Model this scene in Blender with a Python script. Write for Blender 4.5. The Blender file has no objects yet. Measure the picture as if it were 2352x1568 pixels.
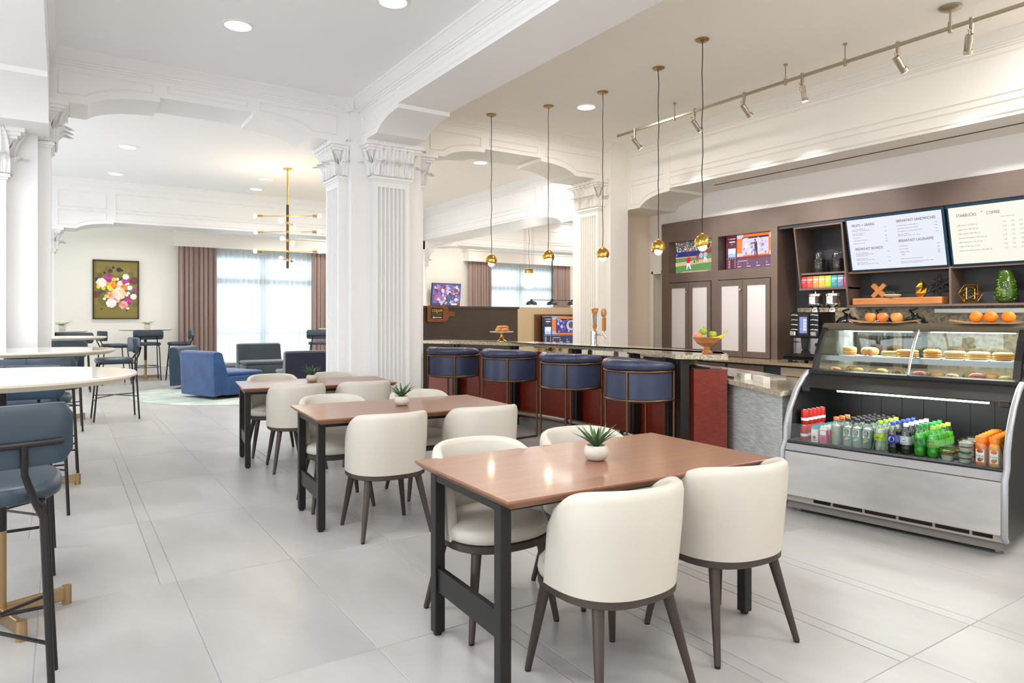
import bpy, bmesh, math, random
from mathutils import Vector, Matrix
R = math.radians
random.seed(7)
SC = bpy.context.scene
C = SC.collection
# ---------------------------------------------------------------- camera, world, exposure
cd = bpy.data.cameras.new('camera'); cam = bpy.data.objects.new('camera', cd); C.objects.link(cam)
cam.location = (0, 0, 1.42); cam.rotation_euler = (R(90), 0, R(-33.45))
cd.lens = 24.0; cd.sensor_width = 36.0; cd.shift_y = -56 / 2352; cd.clip_start = 0.05; cd.clip_end = 200
SC.camera = cam
w = bpy.data.worlds.new('world'); SC.world = w; w.use_nodes = True
w.node_tree.nodes['Background'].inputs[0].default_value = (0.93, 0.965, 1.0, 1)
w.node_tree.nodes['Background'].inputs[1].default_value = 1.6
vs = SC.view_settings
vs.view_transform = 'Standard'; vs.look = 'None'; vs.gamma = 1.0; vs.exposure = 1.0
try: vs.use_curve_mapping = False
except Exception: pass
cy = SC.cycles
cy.max_bounces = 14; cy.diffuse_bounces = 12; cy.glossy_bounces = 4; cy.transmission_bounces = 6; cy.transparent_max_bounces = 16
cy.caustics_reflective = False; cy.caustics_refractive = False; cy.sample_clamp_indirect = 4.0

def area(name, loc, size, energy, col=(1, 1, 1), rot=(0, 0, 0), shape='DISK', sy=None, spread=None):
    l = bpy.data.lights.new(name, 'AREA'); l.shape = shape; l.size = size; l.energy = energy; l.color = col
    if sy: l.size_y = sy
    if spread: l.spread = R(spread)
    o = bpy.data.objects.new(name, l); o.location = loc; o.rotation_euler = rot; C.objects.link(o); return o
def point(name, loc, energy, col, r=0.04):
    l = bpy.data.lights.new(name, 'POINT'); l.energy = energy; l.color = col; l.shadow_soft_size = r
    o = bpy.data.objects.new(name, l); o.location = loc; C.objects.link(o); return o
WARM = (1.0, 0.96, 0.91); SOFT = (1.0, 0.99, 0.985)

# ---------------------------------------------------------------- materials
def lin(c): return tuple(((x / 255) / 12.92 if x / 255 <= 0.04045 else ((x / 255 + 0.055) / 1.055) ** 2.4) for x in c)
MATS = {}
def mat(name, rgb, rough=0.5, metal=0.0, noise=None, bump=None, coat=0, sheen=0, spec=None, emit=None, rnd=0, wave=None, alpha=None, trans=0):
    if name in MATS: return MATS[name]
    m = bpy.data.materials.new(name); m.use_nodes = True
    nt = m.node_tree; N = nt.nodes; L = nt.links; b = N['Principled BSDF']; I = b.inputs
    I['Base Color'].default_value = (*lin(rgb), 1); I['Roughness'].default_value = rough; I['Metallic'].default_value = metal
    if coat: I['Coat Weight'].default_value = coat; I['Coat Roughness'].default_value = 0.08
    if sheen: I['Sheen Weight'].default_value = sheen; I['Sheen Roughness'].default_value = 0.4
    if spec is not None: I['Specular IOR Level'].default_value = spec
    if trans: I['Transmission Weight'].default_value = trans
    if alpha is not None: I['Alpha'].default_value = alpha
    if emit: I['Emission Color'].default_value = (*lin(emit[0]), 1); I['Emission Strength'].default_value = emit[1]
    col = None
    if noise or bump or wave:
        tc = N.new('ShaderNodeTexCoord'); mp = N.new('ShaderNodeMapping'); L.new(tc.outputs['Object'], mp.inputs[0])
    if noise:   # (scale, rgb2, stretch, detail, lo, hi)
        sc, c2, st, det, lo, hi = (list(noise) + [None] * 6)[:6]
        st = st or (1, 1, 1)
        mp.inputs['Scale'].default_value = st
        n = N.new('ShaderNodeTexNoise'); n.inputs['Scale'].default_value = sc; n.inputs['Detail'].default_value = det or 4
        L.new(mp.outputs[0], n.inputs['Vector'])
        cr = N.new('ShaderNodeValToRGB'); cr.color_ramp.elements[0].position = lo or 0.35; cr.color_ramp.elements[1].position = hi or 0.65
        cr.color_ramp.elements[0].color = (*lin(rgb), 1); cr.color_ramp.elements[1].color = (*lin(c2), 1)
        L.new(n.outputs['Fac'], cr.inputs[0]); col = cr.outputs[0]
    if rnd:
        oi = N.new('ShaderNodeObjectInfo'); mr = N.new('ShaderNodeMapRange'); mr.inputs[3].default_value = 1 - rnd; mr.inputs[4].default_value = 1 + rnd
        L.new(oi.outputs['Random'], mr.inputs[0])
        hs = N.new('ShaderNodeHueSaturation'); L.new(mr.outputs[0], hs.inputs['Value'])
        if col: L.new(col, hs.inputs['Color'])
        else: hs.inputs['Color'].default_value = (*lin(rgb), 1)
        col = hs.outputs[0]
    if col: L.new(col, I['Base Color'])
    if bump:    # (scale, strength, stretch)
        m2 = N.new('ShaderNodeMapping'); L.new(tc.outputs['Object'], m2.inputs[0])
        if len(bump) > 2: m2.inputs['Scale'].default_value = bump[2]
        n = N.new('ShaderNodeTexNoise'); n.inputs['Scale'].default_value = bump[0]; n.inputs['Detail'].default_value = 3
        L.new(m2.outputs[0], n.inputs['Vector'])
        bp = N.new('ShaderNodeBump'); bp.inputs['Strength'].default_value = bump[1]; bp.inputs['Distance'].default_value = 0.01
        L.new(n.outputs['Fac'], bp.inputs['Height']); L.new(bp.outputs[0], I['Normal'])
    MATS[name] = m; return m
def glass(name, tint=(255, 255, 255), refl=0.08, rough=0.0):
    """thin pane: mostly see-through, a little mirror-like"""
    if name in MATS: return MATS[name]
    m = bpy.data.materials.new(name); m.use_nodes = True; nt = m.node_tree; N = nt.nodes; L = nt.links
    N.remove(N['Principled BSDF']); out = N['Material Output']
    t = N.new('ShaderNodeBsdfTransparent'); t.inputs[0].default_value = (*lin(tint), 1)
    g = N.new('ShaderNodeBsdfGlossy'); g.inputs['Roughness'].default_value = rough
    lw = N.new('ShaderNodeLayerWeight'); lw.inputs[0].default_value = 0.25
    mr = N.new('ShaderNodeMapRange'); mr.inputs[3].default_value = refl * 0.5; mr.inputs[4].default_value = min(1, refl * 4)
    L.new(lw.outputs['Fresnel'], mr.inputs[0])
    mx = N.new('ShaderNodeMixShader'); L.new(mr.outputs[0], mx.inputs[0]); L.new(t.outputs[0], mx.inputs[1]); L.new(g.outputs[0], mx.inputs[2])
    L.new(mx.outputs[0], out.inputs[0]); MATS[name] = m; return m
def sheer_mat(name, rgb, transp=0.25):
    m = bpy.data.materials.new(name); m.use_nodes = True; nt = m.node_tree; N = nt.nodes; L = nt.links
    N.remove(N['Principled BSDF']); out = N['Material Output']
    d = N.new('ShaderNodeBsdfDiffuse'); d.inputs[0].default_value = (*lin(rgb), 1)
    tl = N.new('ShaderNodeBsdfTranslucent'); tl.inputs[0].default_value = (*lin(rgb), 1)
    tr = N.new('ShaderNodeBsdfTransparent')
    a = N.new('ShaderNodeMixShader'); a.inputs[0].default_value = 0.65; L.new(d.outputs[0], a.inputs[1]); L.new(tl.outputs[0], a.inputs[2])
    b = N.new('ShaderNodeMixShader'); b.inputs[0].default_value = transp; L.new(a.outputs[0], b.inputs[1]); L.new(tr.outputs[0], b.inputs[2])
    L.new(b.outputs[0], out.inputs[0]); MATS[name] = m; return m
def print_mat(name, strength):
    """flat print or screen: colours come with the printed mesh; strength > 0 for lit screens"""
    if name in MATS: return MATS[name]
    m = bpy.data.materials.new(name); m.use_nodes = True; nt = m.node_tree; N = nt.nodes; L = nt.links; b = N['Principled BSDF']
    a = N.new('ShaderNodeAttribute'); a.attribute_name = 'Col'
    b.inputs['Roughness'].default_value = 0.5
    if strength > 0:
        b.inputs['Base Color'].default_value = (0.01, 0.01, 0.01, 1)
        L.new(a.outputs['Color'], b.inputs['Emission Color']); b.inputs['Emission Strength'].default_value = strength
    else: L.new(a.outputs['Color'], b.inputs['Base Color'])
    MATS[name] = m; return m

# ---------------------------------------------------------------- mesh building
class G:
    def __init__(s): s.v = []; s.f = []
    def add(s, vs, fs):
        o = len(s.v); s.v += [tuple(p) for p in vs]; s.f += [tuple(i + o for i in f) for f in fs]; return s
    def box(s, x0, y0, z0, x1, y1, z1):
        return s.add([(x0, y0, z0), (x1, y0, z0), (x1, y1, z0), (x0, y1, z0), (x0, y0, z1), (x1, y0, z1), (x1, y1, z1), (x0, y1, z1)],
                     [(3, 2, 1, 0), (4, 5, 6, 7), (0, 1, 5, 4), (1, 2, 6, 5), (2, 3, 7, 6), (3, 0, 4, 7)])
    def rbox(s, x0, y0, z0, x1, y1, z1, r=0.01, seg=2):
        bm = bmesh.new(); bmesh.ops.create_cube(bm, size=1)
        for v in bm.verts: v.co = Vector((x0 + (v.co.x + .5) * (x1 - x0), y0 + (v.co.y + .5) * (y1 - y0), z0 + (v.co.z + .5) * (z1 - z0)))
        bmesh.ops.bevel(bm, geom=bm.edges[:], offset=min(r, .49 * min(abs(x1 - x0), abs(y1 - y0), abs(z1 - z0))), segments=seg, profile=.5, affect='EDGES')
        bm.verts.index_update(); s.add([v.co[:] for v in bm.verts], [[v.index for v in f.verts] for f in bm.faces]); bm.free(); return s
    def beam(s, p0, p1, w, h, up=(0, 0, 1)):
        p0 = Vector(p0); p1 = Vector(p1); d = (p1 - p0).normalized(); u = Vector(up)
        if abs(d.dot(u)) > .98: u = Vector((0, 1, 0))
        a = d.cross(u).normalized() * w / 2; b = a.cross(d).normalized() * h / 2
        return s.loft([[p + a + b, p - a + b, p - a - b, p + a - b] for p in (p0, p1)])
    def loft(s, rings, caps=True, closed=True):
        n = len(rings[0]); vs = [p for r in rings for p in r]; fs = []
        for k in range(len(rings) - 1):
            for i in range(n if closed else n - 1):
                j = (i + 1) % n; fs.append((k * n + i, k * n + j, (k + 1) * n + j, (k + 1) * n + i))
        if caps and closed: fs.append(tuple(reversed(range(n)))); fs.append(tuple(range((len(rings) - 1) * n, len(rings) * n)))
        return s.add(vs, fs)
    def tube(s, pts, r, n=8, closed=False):
        P = [Vector(p) for p in pts]; m = len(P); rings = []
        t0 = (P[1] - P[0]).normalized(); a = t0.orthogonal().normalized()
        for i in range(m):
            if closed: t = (P[(i + 1) % m] - P[i - 1]).normalized()
            else: t = (P[min(i + 1, m - 1)] - P[max(i - 1, 0)]).normalized()
            a = (a - t * a.dot(t)).normalized(); b = t.cross(a); ri = r[i] if isinstance(r, (list, tuple)) else r
            rings.append([P[i] + (a * math.cos(2 * math.pi * k / n) + b * math.sin(2 * math.pi * k / n)) * ri for k in range(n)])
        if closed: rings.append(rings[0]); return s.loft(rings, caps=False)
        return s.loft(rings)
    def cyl(s, p0, p1, r0, r1=None, n=12): return s.tube([p0, p1], [r0, r0 if r1 is None else r1], n)
    def lathe(s, prof, n=20, c=(0, 0, 0)):
        return s.loft([[(c[0] + r * math.cos(2 * math.pi * k / n), c[1] + r * math.sin(2 * math.pi * k / n), c[2] + z) for k in range(n)] for r, z in prof])
    def ball(s, c, rx, ry=None, rz=None, n=14, m=9):
        ry = ry or rx; rz = rz or rx
        return s.loft([[(c[0] + rx * max(.02, math.sin(math.pi * i / m)) * math.cos(2 * math.pi * k / n), c[1] + ry * max(.02, math.sin(math.pi * i / m)) * math.sin(2 * math.pi * k / n), c[2] - rz * math.cos(math.pi * i / m)) for k in range(n)] for i in range(m + 1)])
    def prism(s, poly, axis, a, b):
        """poly of (p,q): axis x -> (y,z), axis y -> (x,z), axis z -> (x,y)"""
        f = {'x': lambda p, t: (t, p[0], p[1]), 'y': lambda p, t: (p[0], t, p[1]), 'z': lambda p, t: (p[0], p[1], t)}[axis]
        return s.loft([[f(p, a) for p in poly], [f(p, b) for p in poly]])
    def xf(s, M):
        s.v = [tuple(M @ Vector(p)) for p in s.v]; return s
    def o(s, name, m, parent=None, smooth=None):
        me = bpy.data.meshes.new(name); me.from_pydata(s.v, [], s.f); me.update()
        bm = bmesh.new(); bm.from_mesh(me); bmesh.ops.recalc_face_normals(bm, faces=bm.faces[:]); bm.to_mesh(me); bm.free()
        if smooth:
            me.polygons.foreach_set('use_smooth', [True] * len(me.polygons)); me.set_sharp_from_angle(angle=R(smooth))
        me.materials.append(m)
        ob = bpy.data.objects.new(name, me); C.objects.link(ob)
        if parent: ob.parent = parent
        return ob
def tag(o, label, cat, group=None, kind=None):
    if label: o['label'] = label
    if cat: o['category'] = cat
    if group: o['group'] = group
    if kind: o['kind'] = kind
    return o
def thing(name, label, cat, loc=(0, 0, 0), rz=0, group=None):
    o = bpy.data.objects.new(name, None); o.empty_display_size = .1; C.objects.link(o); o.location = loc; o.rotation_euler = (0, 0, R(rz))
    return tag(o, label, cat, group)
def struct(o): o['kind'] = 'structure'; return o
KIDS = {}
def dup(root, loc, rz=None, label=None, group=None):
    def cp(o, par):
        c = o.copy(); C.objects.link(c)
        if par: c.parent = par
        for ch in o.children: cp(ch, c)
        return c
    r = cp(root, None); r.location = loc
    if rz is not None: r.rotation_euler = (0, 0, R(rz))
    if label: r['label'] = label
    if group: r['group'] = group
    return r
def bend(me, r, c=(0, 0)):
    """wrap a flat mesh in the local x-z plane (front -y) round a vertical cylinder of radius r"""
    for v in me.vertices:
        a = v.co.x / r; q = r - v.co.y; v.co.x = c[0] + q * math.sin(a); v.co.y = c[1] - q * math.cos(a)
def text(body, size, loc, m, parent=None, align='LEFT', name='lettering', rot=(90, 0, 0), ext=.0006, sx=1.0, wrap=None, space=1.0):
    cu = bpy.data.curves.new('t', 'FONT'); cu.body = body; cu.size = size; cu.align_x = align; cu.extrude = ext; cu.resolution_u = 2; cu.space_line = space
    t = bpy.data.objects.new('t', cu); C.objects.link(t)
    dg = bpy.context.evaluated_depsgraph_get(); me = bpy.data.meshes.new_from_object(t.evaluated_get(dg))
    bpy.data.objects.remove(t); bpy.data.curves.remove(cu)
    M = Matrix.Translation(loc) @ Matrix.Rotation(R(rot[2]), 4, 'Z') @ Matrix.Rotation(R(rot[1]), 4, 'Y') @ Matrix.Rotation(R(rot[0]), 4, 'X') @ Matrix.Diagonal((sx, 1, 1, 1))
    me.transform(M)
    if wrap: bend(me, wrap)
    me.materials.clear(); me.materials.append(m)
    o = bpy.data.objects.new(name, me); C.objects.link(o)
    if parent: o.parent = parent
    return o
class Print:
    """flat picture in the local x-z plane facing -y; later shapes lie a hair in front of earlier ones"""
    def __init__(s): s.v = []; s.f = []; s.c = []; s.k = 0
    def poly(s, pts, col):
        o = len(s.v); y = -s.k * 2e-5; s.k += 1
        s.v += [(p[0], y, p[1]) for p in pts]; s.f.append(tuple(range(o, o + len(pts)))); s.c += [(*lin(col), 1)] * len(pts)
    def rect(s, x0, z0, x1, z1, col): s.poly([(x0, z0), (x1, z0), (x1, z1), (x0, z1)], col)
    def disc(s, x, z, r, col, rz=None, n=12, wob=0):
        rz = rz or r; ph = random.random() * 6
        s.poly([(x + r * (1 + wob * math.sin(5 * a + ph)) * math.cos(a), z + rz * (1 + wob * math.sin(5 * a + ph)) * math.sin(a)) for a in [2 * math.pi * k / n for k in range(n)]], col)
    def o(s, name, m, parent=None, wrap=None):
        me = bpy.data.meshes.new(name); me.from_pydata(s.v, [], s.f)
        a = me.color_attributes.new('Col', 'FLOAT_COLOR', 'POINT')
        for i, c in enumerate(s.c): a.data[i].color = c
        if wrap: bend(me, wrap)
        me.materials.append(m); ob = bpy.data.objects.new(name, me); C.objects.link(ob)
        if parent: ob.parent = parent
        return ob

# palette
white = mat('white_paint', (236, 236, 236), .45, bump=(60, .02))
cream = mat('cream_wall_paint', (238, 235, 226), .6, bump=(80, .03))
ceilm = mat('ceiling_paint', (240, 241, 243), .8)
ceilw = mat('warm_ceiling_paint', (244, 239, 231), .8)
warmw = mat('warm_white_paint', (236, 232, 225), .5)
tan = mat('tan_wallcovering', (226, 210, 190), .7, bump=(120, .05))
blackm = mat('black_powder_coat', (24, 23, 23), .4, spec=.4)
darkwood = mat('dark_stained_wood', (62, 50, 44), .45, noise=(6, (50, 40, 36), (1, 1, .15)))
brass = mat('antique_brass', (176, 146, 96), .3, 1.0)
bronze = mat('dark_antique_bronze', (126, 98, 70), .34, 1.0)
gold = mat('polished_brass', (212, 170, 84), .18, 1.0)
steel = mat('brushed_steel', (196, 196, 196), .32, 1.0, bump=(200, .02, (1, 1, .05)))
chrome = mat('chrome', (220, 220, 222), .08, 1.0)
nickel = mat('satin_nickel', (176, 166, 148), .35, 1.0)
leather = mat('cream_leather', (194, 189, 178), .38, bump=(220, .03), spec=.45)
oak = mat('warm_wood_laminate', (142, 98, 74), .3, noise=(5, (126, 84, 62), (.35, 5, 5), 6, .3, .7), coat=.2)
blk = mat('matt_black_plastic', (20, 20, 21), .45)
blackgloss = mat('black_gloss', (16, 16, 17), .15)
ltprint = print_mat('printed_picture', 0)
scr = print_mat('lit_screen', 0.52)
# ================================================================= THE SETTING
ZN, ZB = 3.95, 4.02          # ceiling heights: nave, bar bay
# floor: slab with porcelain tiles laid proud of it
grout = mat('grout', (178, 175, 170), .8)
tilem = mat('stone_look_porcelain', (172, 171, 170), .36, noise=(2.6, (157, 155, 153), (1.2, .45, 1), 9, .3, .7), rnd=.04, bump=(30, .04), spec=.45)
floor = struct(G().box(-4, -2, -.1, 16, 18.9, -.004).o('floor', grout))
TW, TL, GAP = .612, 1.297, .003
def tile_mesh(wd, ln):
    a, b = wd - GAP, ln - GAP; c = .0025
    ring = lambda i, z: [(i, i, z), (a - i, i, z), (a - i, b - i, z), (i, b - i, z)]
    return G().loft([ring(0, -.004), ring(0, -c), ring(c, 0)])
proto_t = {}
rt = random.Random(3); nt_ = 0
for i in range(-5, 13):
    for j in range(-1, 14):
        x, y = .523 + i * TW, 1.463 + j * TL
        cx, cy_ = x + TW / 2, y + TL / 2
        d = cx * .551 + cy_ * .834; u = cx * .834 - cy_ * .551
        if d < 1.2 or abs(u) > .78 * d + 1.0 or y > 18.6 or (y > 9 and x > 7.2): continue
        strip = rt.random() < .4
        for k, (x0, wd) in enumerate([(x, TW)] if not strip else [(x, TW - .08), (x + TW - .08, .08)]):
            key = round(wd, 3)
            if key not in proto_t:
                t = tile_mesh(wd, TL).o('tile', tilem, floor); proto_t[key] = t
            else:
                t = proto_t[key].copy(); C.objects.link(t); t.name = 'tile'
            t.location = (x0, y, 0); nt_ += 1
# ceilings
struct(G().box(-4, -2, ZN, 3.3, 18.9, ZN + .1).o('ceiling', ceilm))
struct(G().box(3.3, -2, ZB, 8.5, 7.75, ZB + .1).o('ceiling', ceilw))
struct(G().box(3.3, 7.75, ZN, 16, 18.9, ZN + .1).o('ceiling', ceilw))

def arc(xk, zk, xt, zt, n=10, A=72):
    """points from the kink (xk,zk) up to the level top (xt,zt)"""
    out = []
    for i in range(n, -1, -1):
        a = R(A) * i / n
        out.append((xt + (xk - xt) * math.sin(a) / math.sin(R(A)), zt + (zk - zt) * (1 - math.cos(a)) / (1 - math.cos(R(A)))))
    return out
def crown_prof(zc, s=1.0):
    return [(0, zc), (.125 * s, zc), (.125 * s, zc - .018), (.108 * s, zc - .026), (.082 * s, zc - .05), (.052 * s, zc - .078), (.046 * s, zc - .086), (.03 * s, zc - .09), (.03 * s, zc - .108), (.014, zc - .113), (.014, zc - .13), (0, zc - .13)]
def molding(parent, pts, name='panel_molding', m=None, r=.011):
    return G().tube(pts, r, 4, closed=True).o(name, m or white, parent)
def x_beam(x0, xa, xb, xc, xd, x1, y0, y1, zs, zt, zf, zc, m, ptop=3.76, panels=True):
    """arched beam running in X; kinks xa,xd, level part xb..xc"""
    poly = [(x0, zc), (x0, zs)] + arc(xa, zs, xb, zt) + [(xb, zf), (xc, zf)] + arc(xd, zs, xc, zt)[::-1] + [(x1, zs), (x1, zc)]
    b = struct(G().prism(poly, 'y', y0, y1).o('beam', m, smooth=30))
    G().prism([(y0 - q[0], q[1]) for q in crown_prof(zc)], 'x', x0, x1).o('crown_molding', m, b)
    if panels:
        f = y0 - .002
        e = .075
        lo = lambda xk, xt: [(p[0], p[1] + e) for p in arc(xk, zs, xt, zt)]
        L = lo(xa - .02, xb - .07)
        molding(b, [(p[0], f, p[1]) for p in [(x0 + .16, ptop), (x0 + .16, zs + e)] + L + [(xb - .07, ptop)]], m=m)
        molding(b, [(p[0], f, p[1]) for p in [(xb + .07, ptop), (xb + .07, zf + .055), (xc - .07, zf + .055), (xc - .07, ptop)]], m=m)
        Rr = lo(xd + .02, xc + .07)[::-1]
        molding(b, [(p[0], f, p[1]) for p in [(xc + .07, ptop)] + Rr + [(x1 - .16, zs + e), (x1 - .16, ptop)]], m=m)
    return b
x_beam(-.18, .22, .84, 1.75, 2.37, 2.83, 7.76, 8.36, 3.47, 3.605, 3.65, ZN, white)
x_beam(3.73, 4.09, 4.70, 5.62, 6.23, 6.85, 7.76, 8.36, 3.47, 3.605, 3.65, ZB, warmw, ptop=3.79)
# main beam over the wide column, running towards the entrance
poly = [(-2, ZB), (-2, 3.65), (6.59, 3.65), (6.59, 3.605)] + arc(7.16, 3.47, 6.59, 3.605)[::-1] + [(7.72, 3.47), (7.72, ZB)]
mb = struct(G().prism(poly, 'x', 2.93, 3.54).o('beam', white, smooth=30))
G().prism([(2.93 - q[0], q[1]) for q in crown_prof(ZN, 1.0)], 'y', -2, 7.72).o('crown_molding', white, mb)
f = 2.928
molding(mb, [(f, p[0], p[1]) for p in [(7.6, 3.76), (7.6, 3.545)] + [(p[0], p[1] + .075) for p in arc(7.14, 3.47, 6.68, 3.605)] + [(6.68, 3.76)]])
molding(mb, [(f, 6.5, 3.76), (f, 6.5, 3.7), (f, -2, 3.7), (f, -2, 3.76)])
# lower beam on the window side (over the first column), soffit seen from below
poly = [(-2, ZN), (-2, 3.385), (6.6, 3.385), (6.6, 3.34)] + arc(7.16, 3.1, 6.6, 3.34)[::-1] + [(7.72, 3.1), (7.72, ZN)]
lb = struct(G().prism(poly, 'x', -1.0, -.09).o('beam', white, smooth=30))
G().prism([(-.09 + q[0] * .45, q[1]) for q in crown_prof(ZN)], 'y', -2, 7.72).o('crown_molding', white, lb)
# beam above the coffee counter
poly = [(-2, ZB), (-2, 3.25), (6.85, 3.25), (6.85, 3.21)] + arc(7.45, 3.05, 6.85, 3.21)[::-1] + [(8.02, 3.05), (8.02, ZB)]
rb = struct(G().prism(poly, 'x', 7.2, 8.05).o('beam', warmw, smooth=30))
G().prism([(7.2 - q[0], q[1]) for q in crown_prof(ZB)], 'y', -2, 7.7).o('crown_molding', warmw, rb)
f = 7.198
molding(rb, [(f, 7.62, 3.84), (f, 7.62, 3.47), (f, 6.97, 3.47), (f, 6.97, 3.84)], m=warmw)
molding(rb, [(f, 6.83, 3.84), (f, 6.83, 3.47), (f, -2, 3.47), (f, -2, 3.84)], m=warmw)
molding(rb, [(f, p[0], p[1]) for p in [(7.62, 3.40), (7.62, 3.12)] + [(p[0], p[1] + .06) for p in arc(7.45, 3.05, 6.97, 3.205)] + [(6.97, 3.40)]], m=warmw)
molding(rb, [(f, 6.83, 3.40), (f, 6.83, 3.29), (f, -2, 3.29), (f, -2, 3.40)], m=warmw)
G().box(7.55, -2, 3.245, 7.57, 6.35, 3.2515).o('slot_diffuser', mat('dark_slot', (60, 46, 34), .7), rb)
# beam in the next room, behind the second column
poly = [(8.6, ZN), (8.6, 3.05), (9.2, 3.05)] + arc(9.35, 3.05, 10.03, 3.21) + [(10.03, 3.25), (14.9, 3.25), (14.9, ZN)]
nb = struct(G().prism(poly, 'x', 7.2, 8.0).o('beam', white, smooth=30))
G().prism([(7.2 - q[0], q[1]) for q in crown_prof(ZN)], 'y', 8.6, 14.9).o('crown_molding', white, nb)
molding(nb, [(f, 8.7, 3.78), (f, 8.7, 3.47), (f, 9.93, 3.47), (f, 9.93, 3.78)])
molding(nb, [(f, 10.13, 3.78), (f, 10.13, 3.47), (f, 14.8, 3.47), (f, 14.8, 3.78)])
molding(nb, [(f, 10.13, 3.40), (f, 10.13, 3.29), (f, 14.8, 3.29), (f, 14.8, 3.40)])
molding(nb, [(f, 8.7, 3.40), (f, 8.7, 3.11)] and [(f, p[0], p[1]) for p in [(8.7, 3.40), (8.7, 3.12)] + [(p[0], p[1] + .06) for p in arc(9.35, 3.05, 9.93, 3.2)] + [(9.93, 3.40)]])
# far beam in front of the window wall
def far_beam(xs, x_list):
    pass
poly = [(-3.9, ZN), (-3.9, 3.05), (.24, 3.05)] + arc(.24, 3.05, .83, 3.17) + [(.83, 3.2), (6.2, 3.2), (6.2, 3.17)] + arc(6.75, 3.05, 6.2, 3.17)[::-1] + \
       [(7.5, 3.05)] + arc(7.5, 3.05, 8.2, 3.17) + [(8.2, 3.2), (15.9, 3.2), (15.9, ZN)]
fb = struct(G().prism(poly, 'y', 14.85, 15.5).o('beam', white, smooth=30))
G().prism([(14.85 - q[0], q[1]) for q in crown_prof(ZN)], 'x', -3.9, 15.9).o('crown_molding', white, fb)
fy = 14.848
for x0, x1 in ((-.05, .7), (.86, 6.9), (7.4, 8.05), (8.3, 15.8)):
    molding(fb, [(x0, fy, 3.73), (x0, fy, 3.44), (x1, fy, 3.44), (x1, fy, 3.73)])
for x0, x1, xk, xt in ((-.05, .7, .22, .7), (7.4, 8.05, 7.55, 8.05)):
    molding(fb, [(x0, fy, 3.38), (x0, fy, 3.11)] + [(p[0], fy, p[1] + .06) for p in arc(xk, 3.05, xt, 3.17)] + [(x1, fy, 3.38)])
for x0, x1 in ((.86, 6.9), (8.3, 15.8)):
    molding(fb, [(x0, fy, 3.38), (x0, fy, 3.25), (x1, fy, 3.25), (x1, fy, 3.38)])

# columns: square pier + fluted pilasters with leafy capitals
def leaf_low(wd=.175, ht=.215):
    rows = []
    for i in range(7):
        t = i / 6; out = .03 + .10 * max(0, t - .40) ** 1.6 * 3.2; z = ht * t - (.06 * max(0, t - .80) * 6)
        wv = wd / 2 * (math.sin(math.pi * min(1, .25 + .62 * t)) ** .8) * (1 if t < .95 else .7)
        rows.append([(wv * k, -(out + (.02 if j % 2 else 0)) + abs(k) * .014, z) for j, k in enumerate((-1, -.6, -.25, 0, .25, .6, 1))])
    g = G(); g.loft(rows, closed=False)
    back = [[(p[0], p[1] + .02, p[2]) for p in r] for r in rows]; g.loft(back, closed=False); return g
def leaf_tall(wd=.115, ht=.40):
    rows = []
    for i in range(8):
        t = i / 7; out = .02 + .125 * t ** 2.8; wv = wd / 2 * (1 - t ** 3) ** .6 + .004
        rows.append([(wv * k, -(out + [.03, 0, .024, 0, .03][j]) , ht * t) for j, k in enumerate((-1, -.55, 0, .55, 1))])
    g = G(); g.loft(rows, closed=False); g.loft([[(p[0], p[1] + .02, p[2]) for p in r] for r in rows], closed=False); return g
LOWM = {}
def fluted(wd, dp, z0, z1, n=7):
    fw = wd * .80 / n; x = -wd / 2; pts = [(x, 0), (x, -dp)]; x += wd * .10
    for i in range(n):
        g_ = fw * .74; pts += [(x + fw * .13, -dp), (x + fw * .13 + g_ * .12, -dp + .03), (x + fw * .13 + g_ * .5, -dp + .045), (x + fw * .13 + g_ * .88, -dp + .03), (x + fw * .13 + g_, -dp)]; x += fw
    pts += [(wd / 2, -dp), (wd / 2, 0)]
    g = G().prism(pts, 'z', z0 + .06, z1 - .07)
    g.box(-wd / 2, -dp, z0, wd / 2, 0, z0 + .06); g.box(-wd / 2, -dp, z1 - .07, wd / 2, 0, z1); return g
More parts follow.
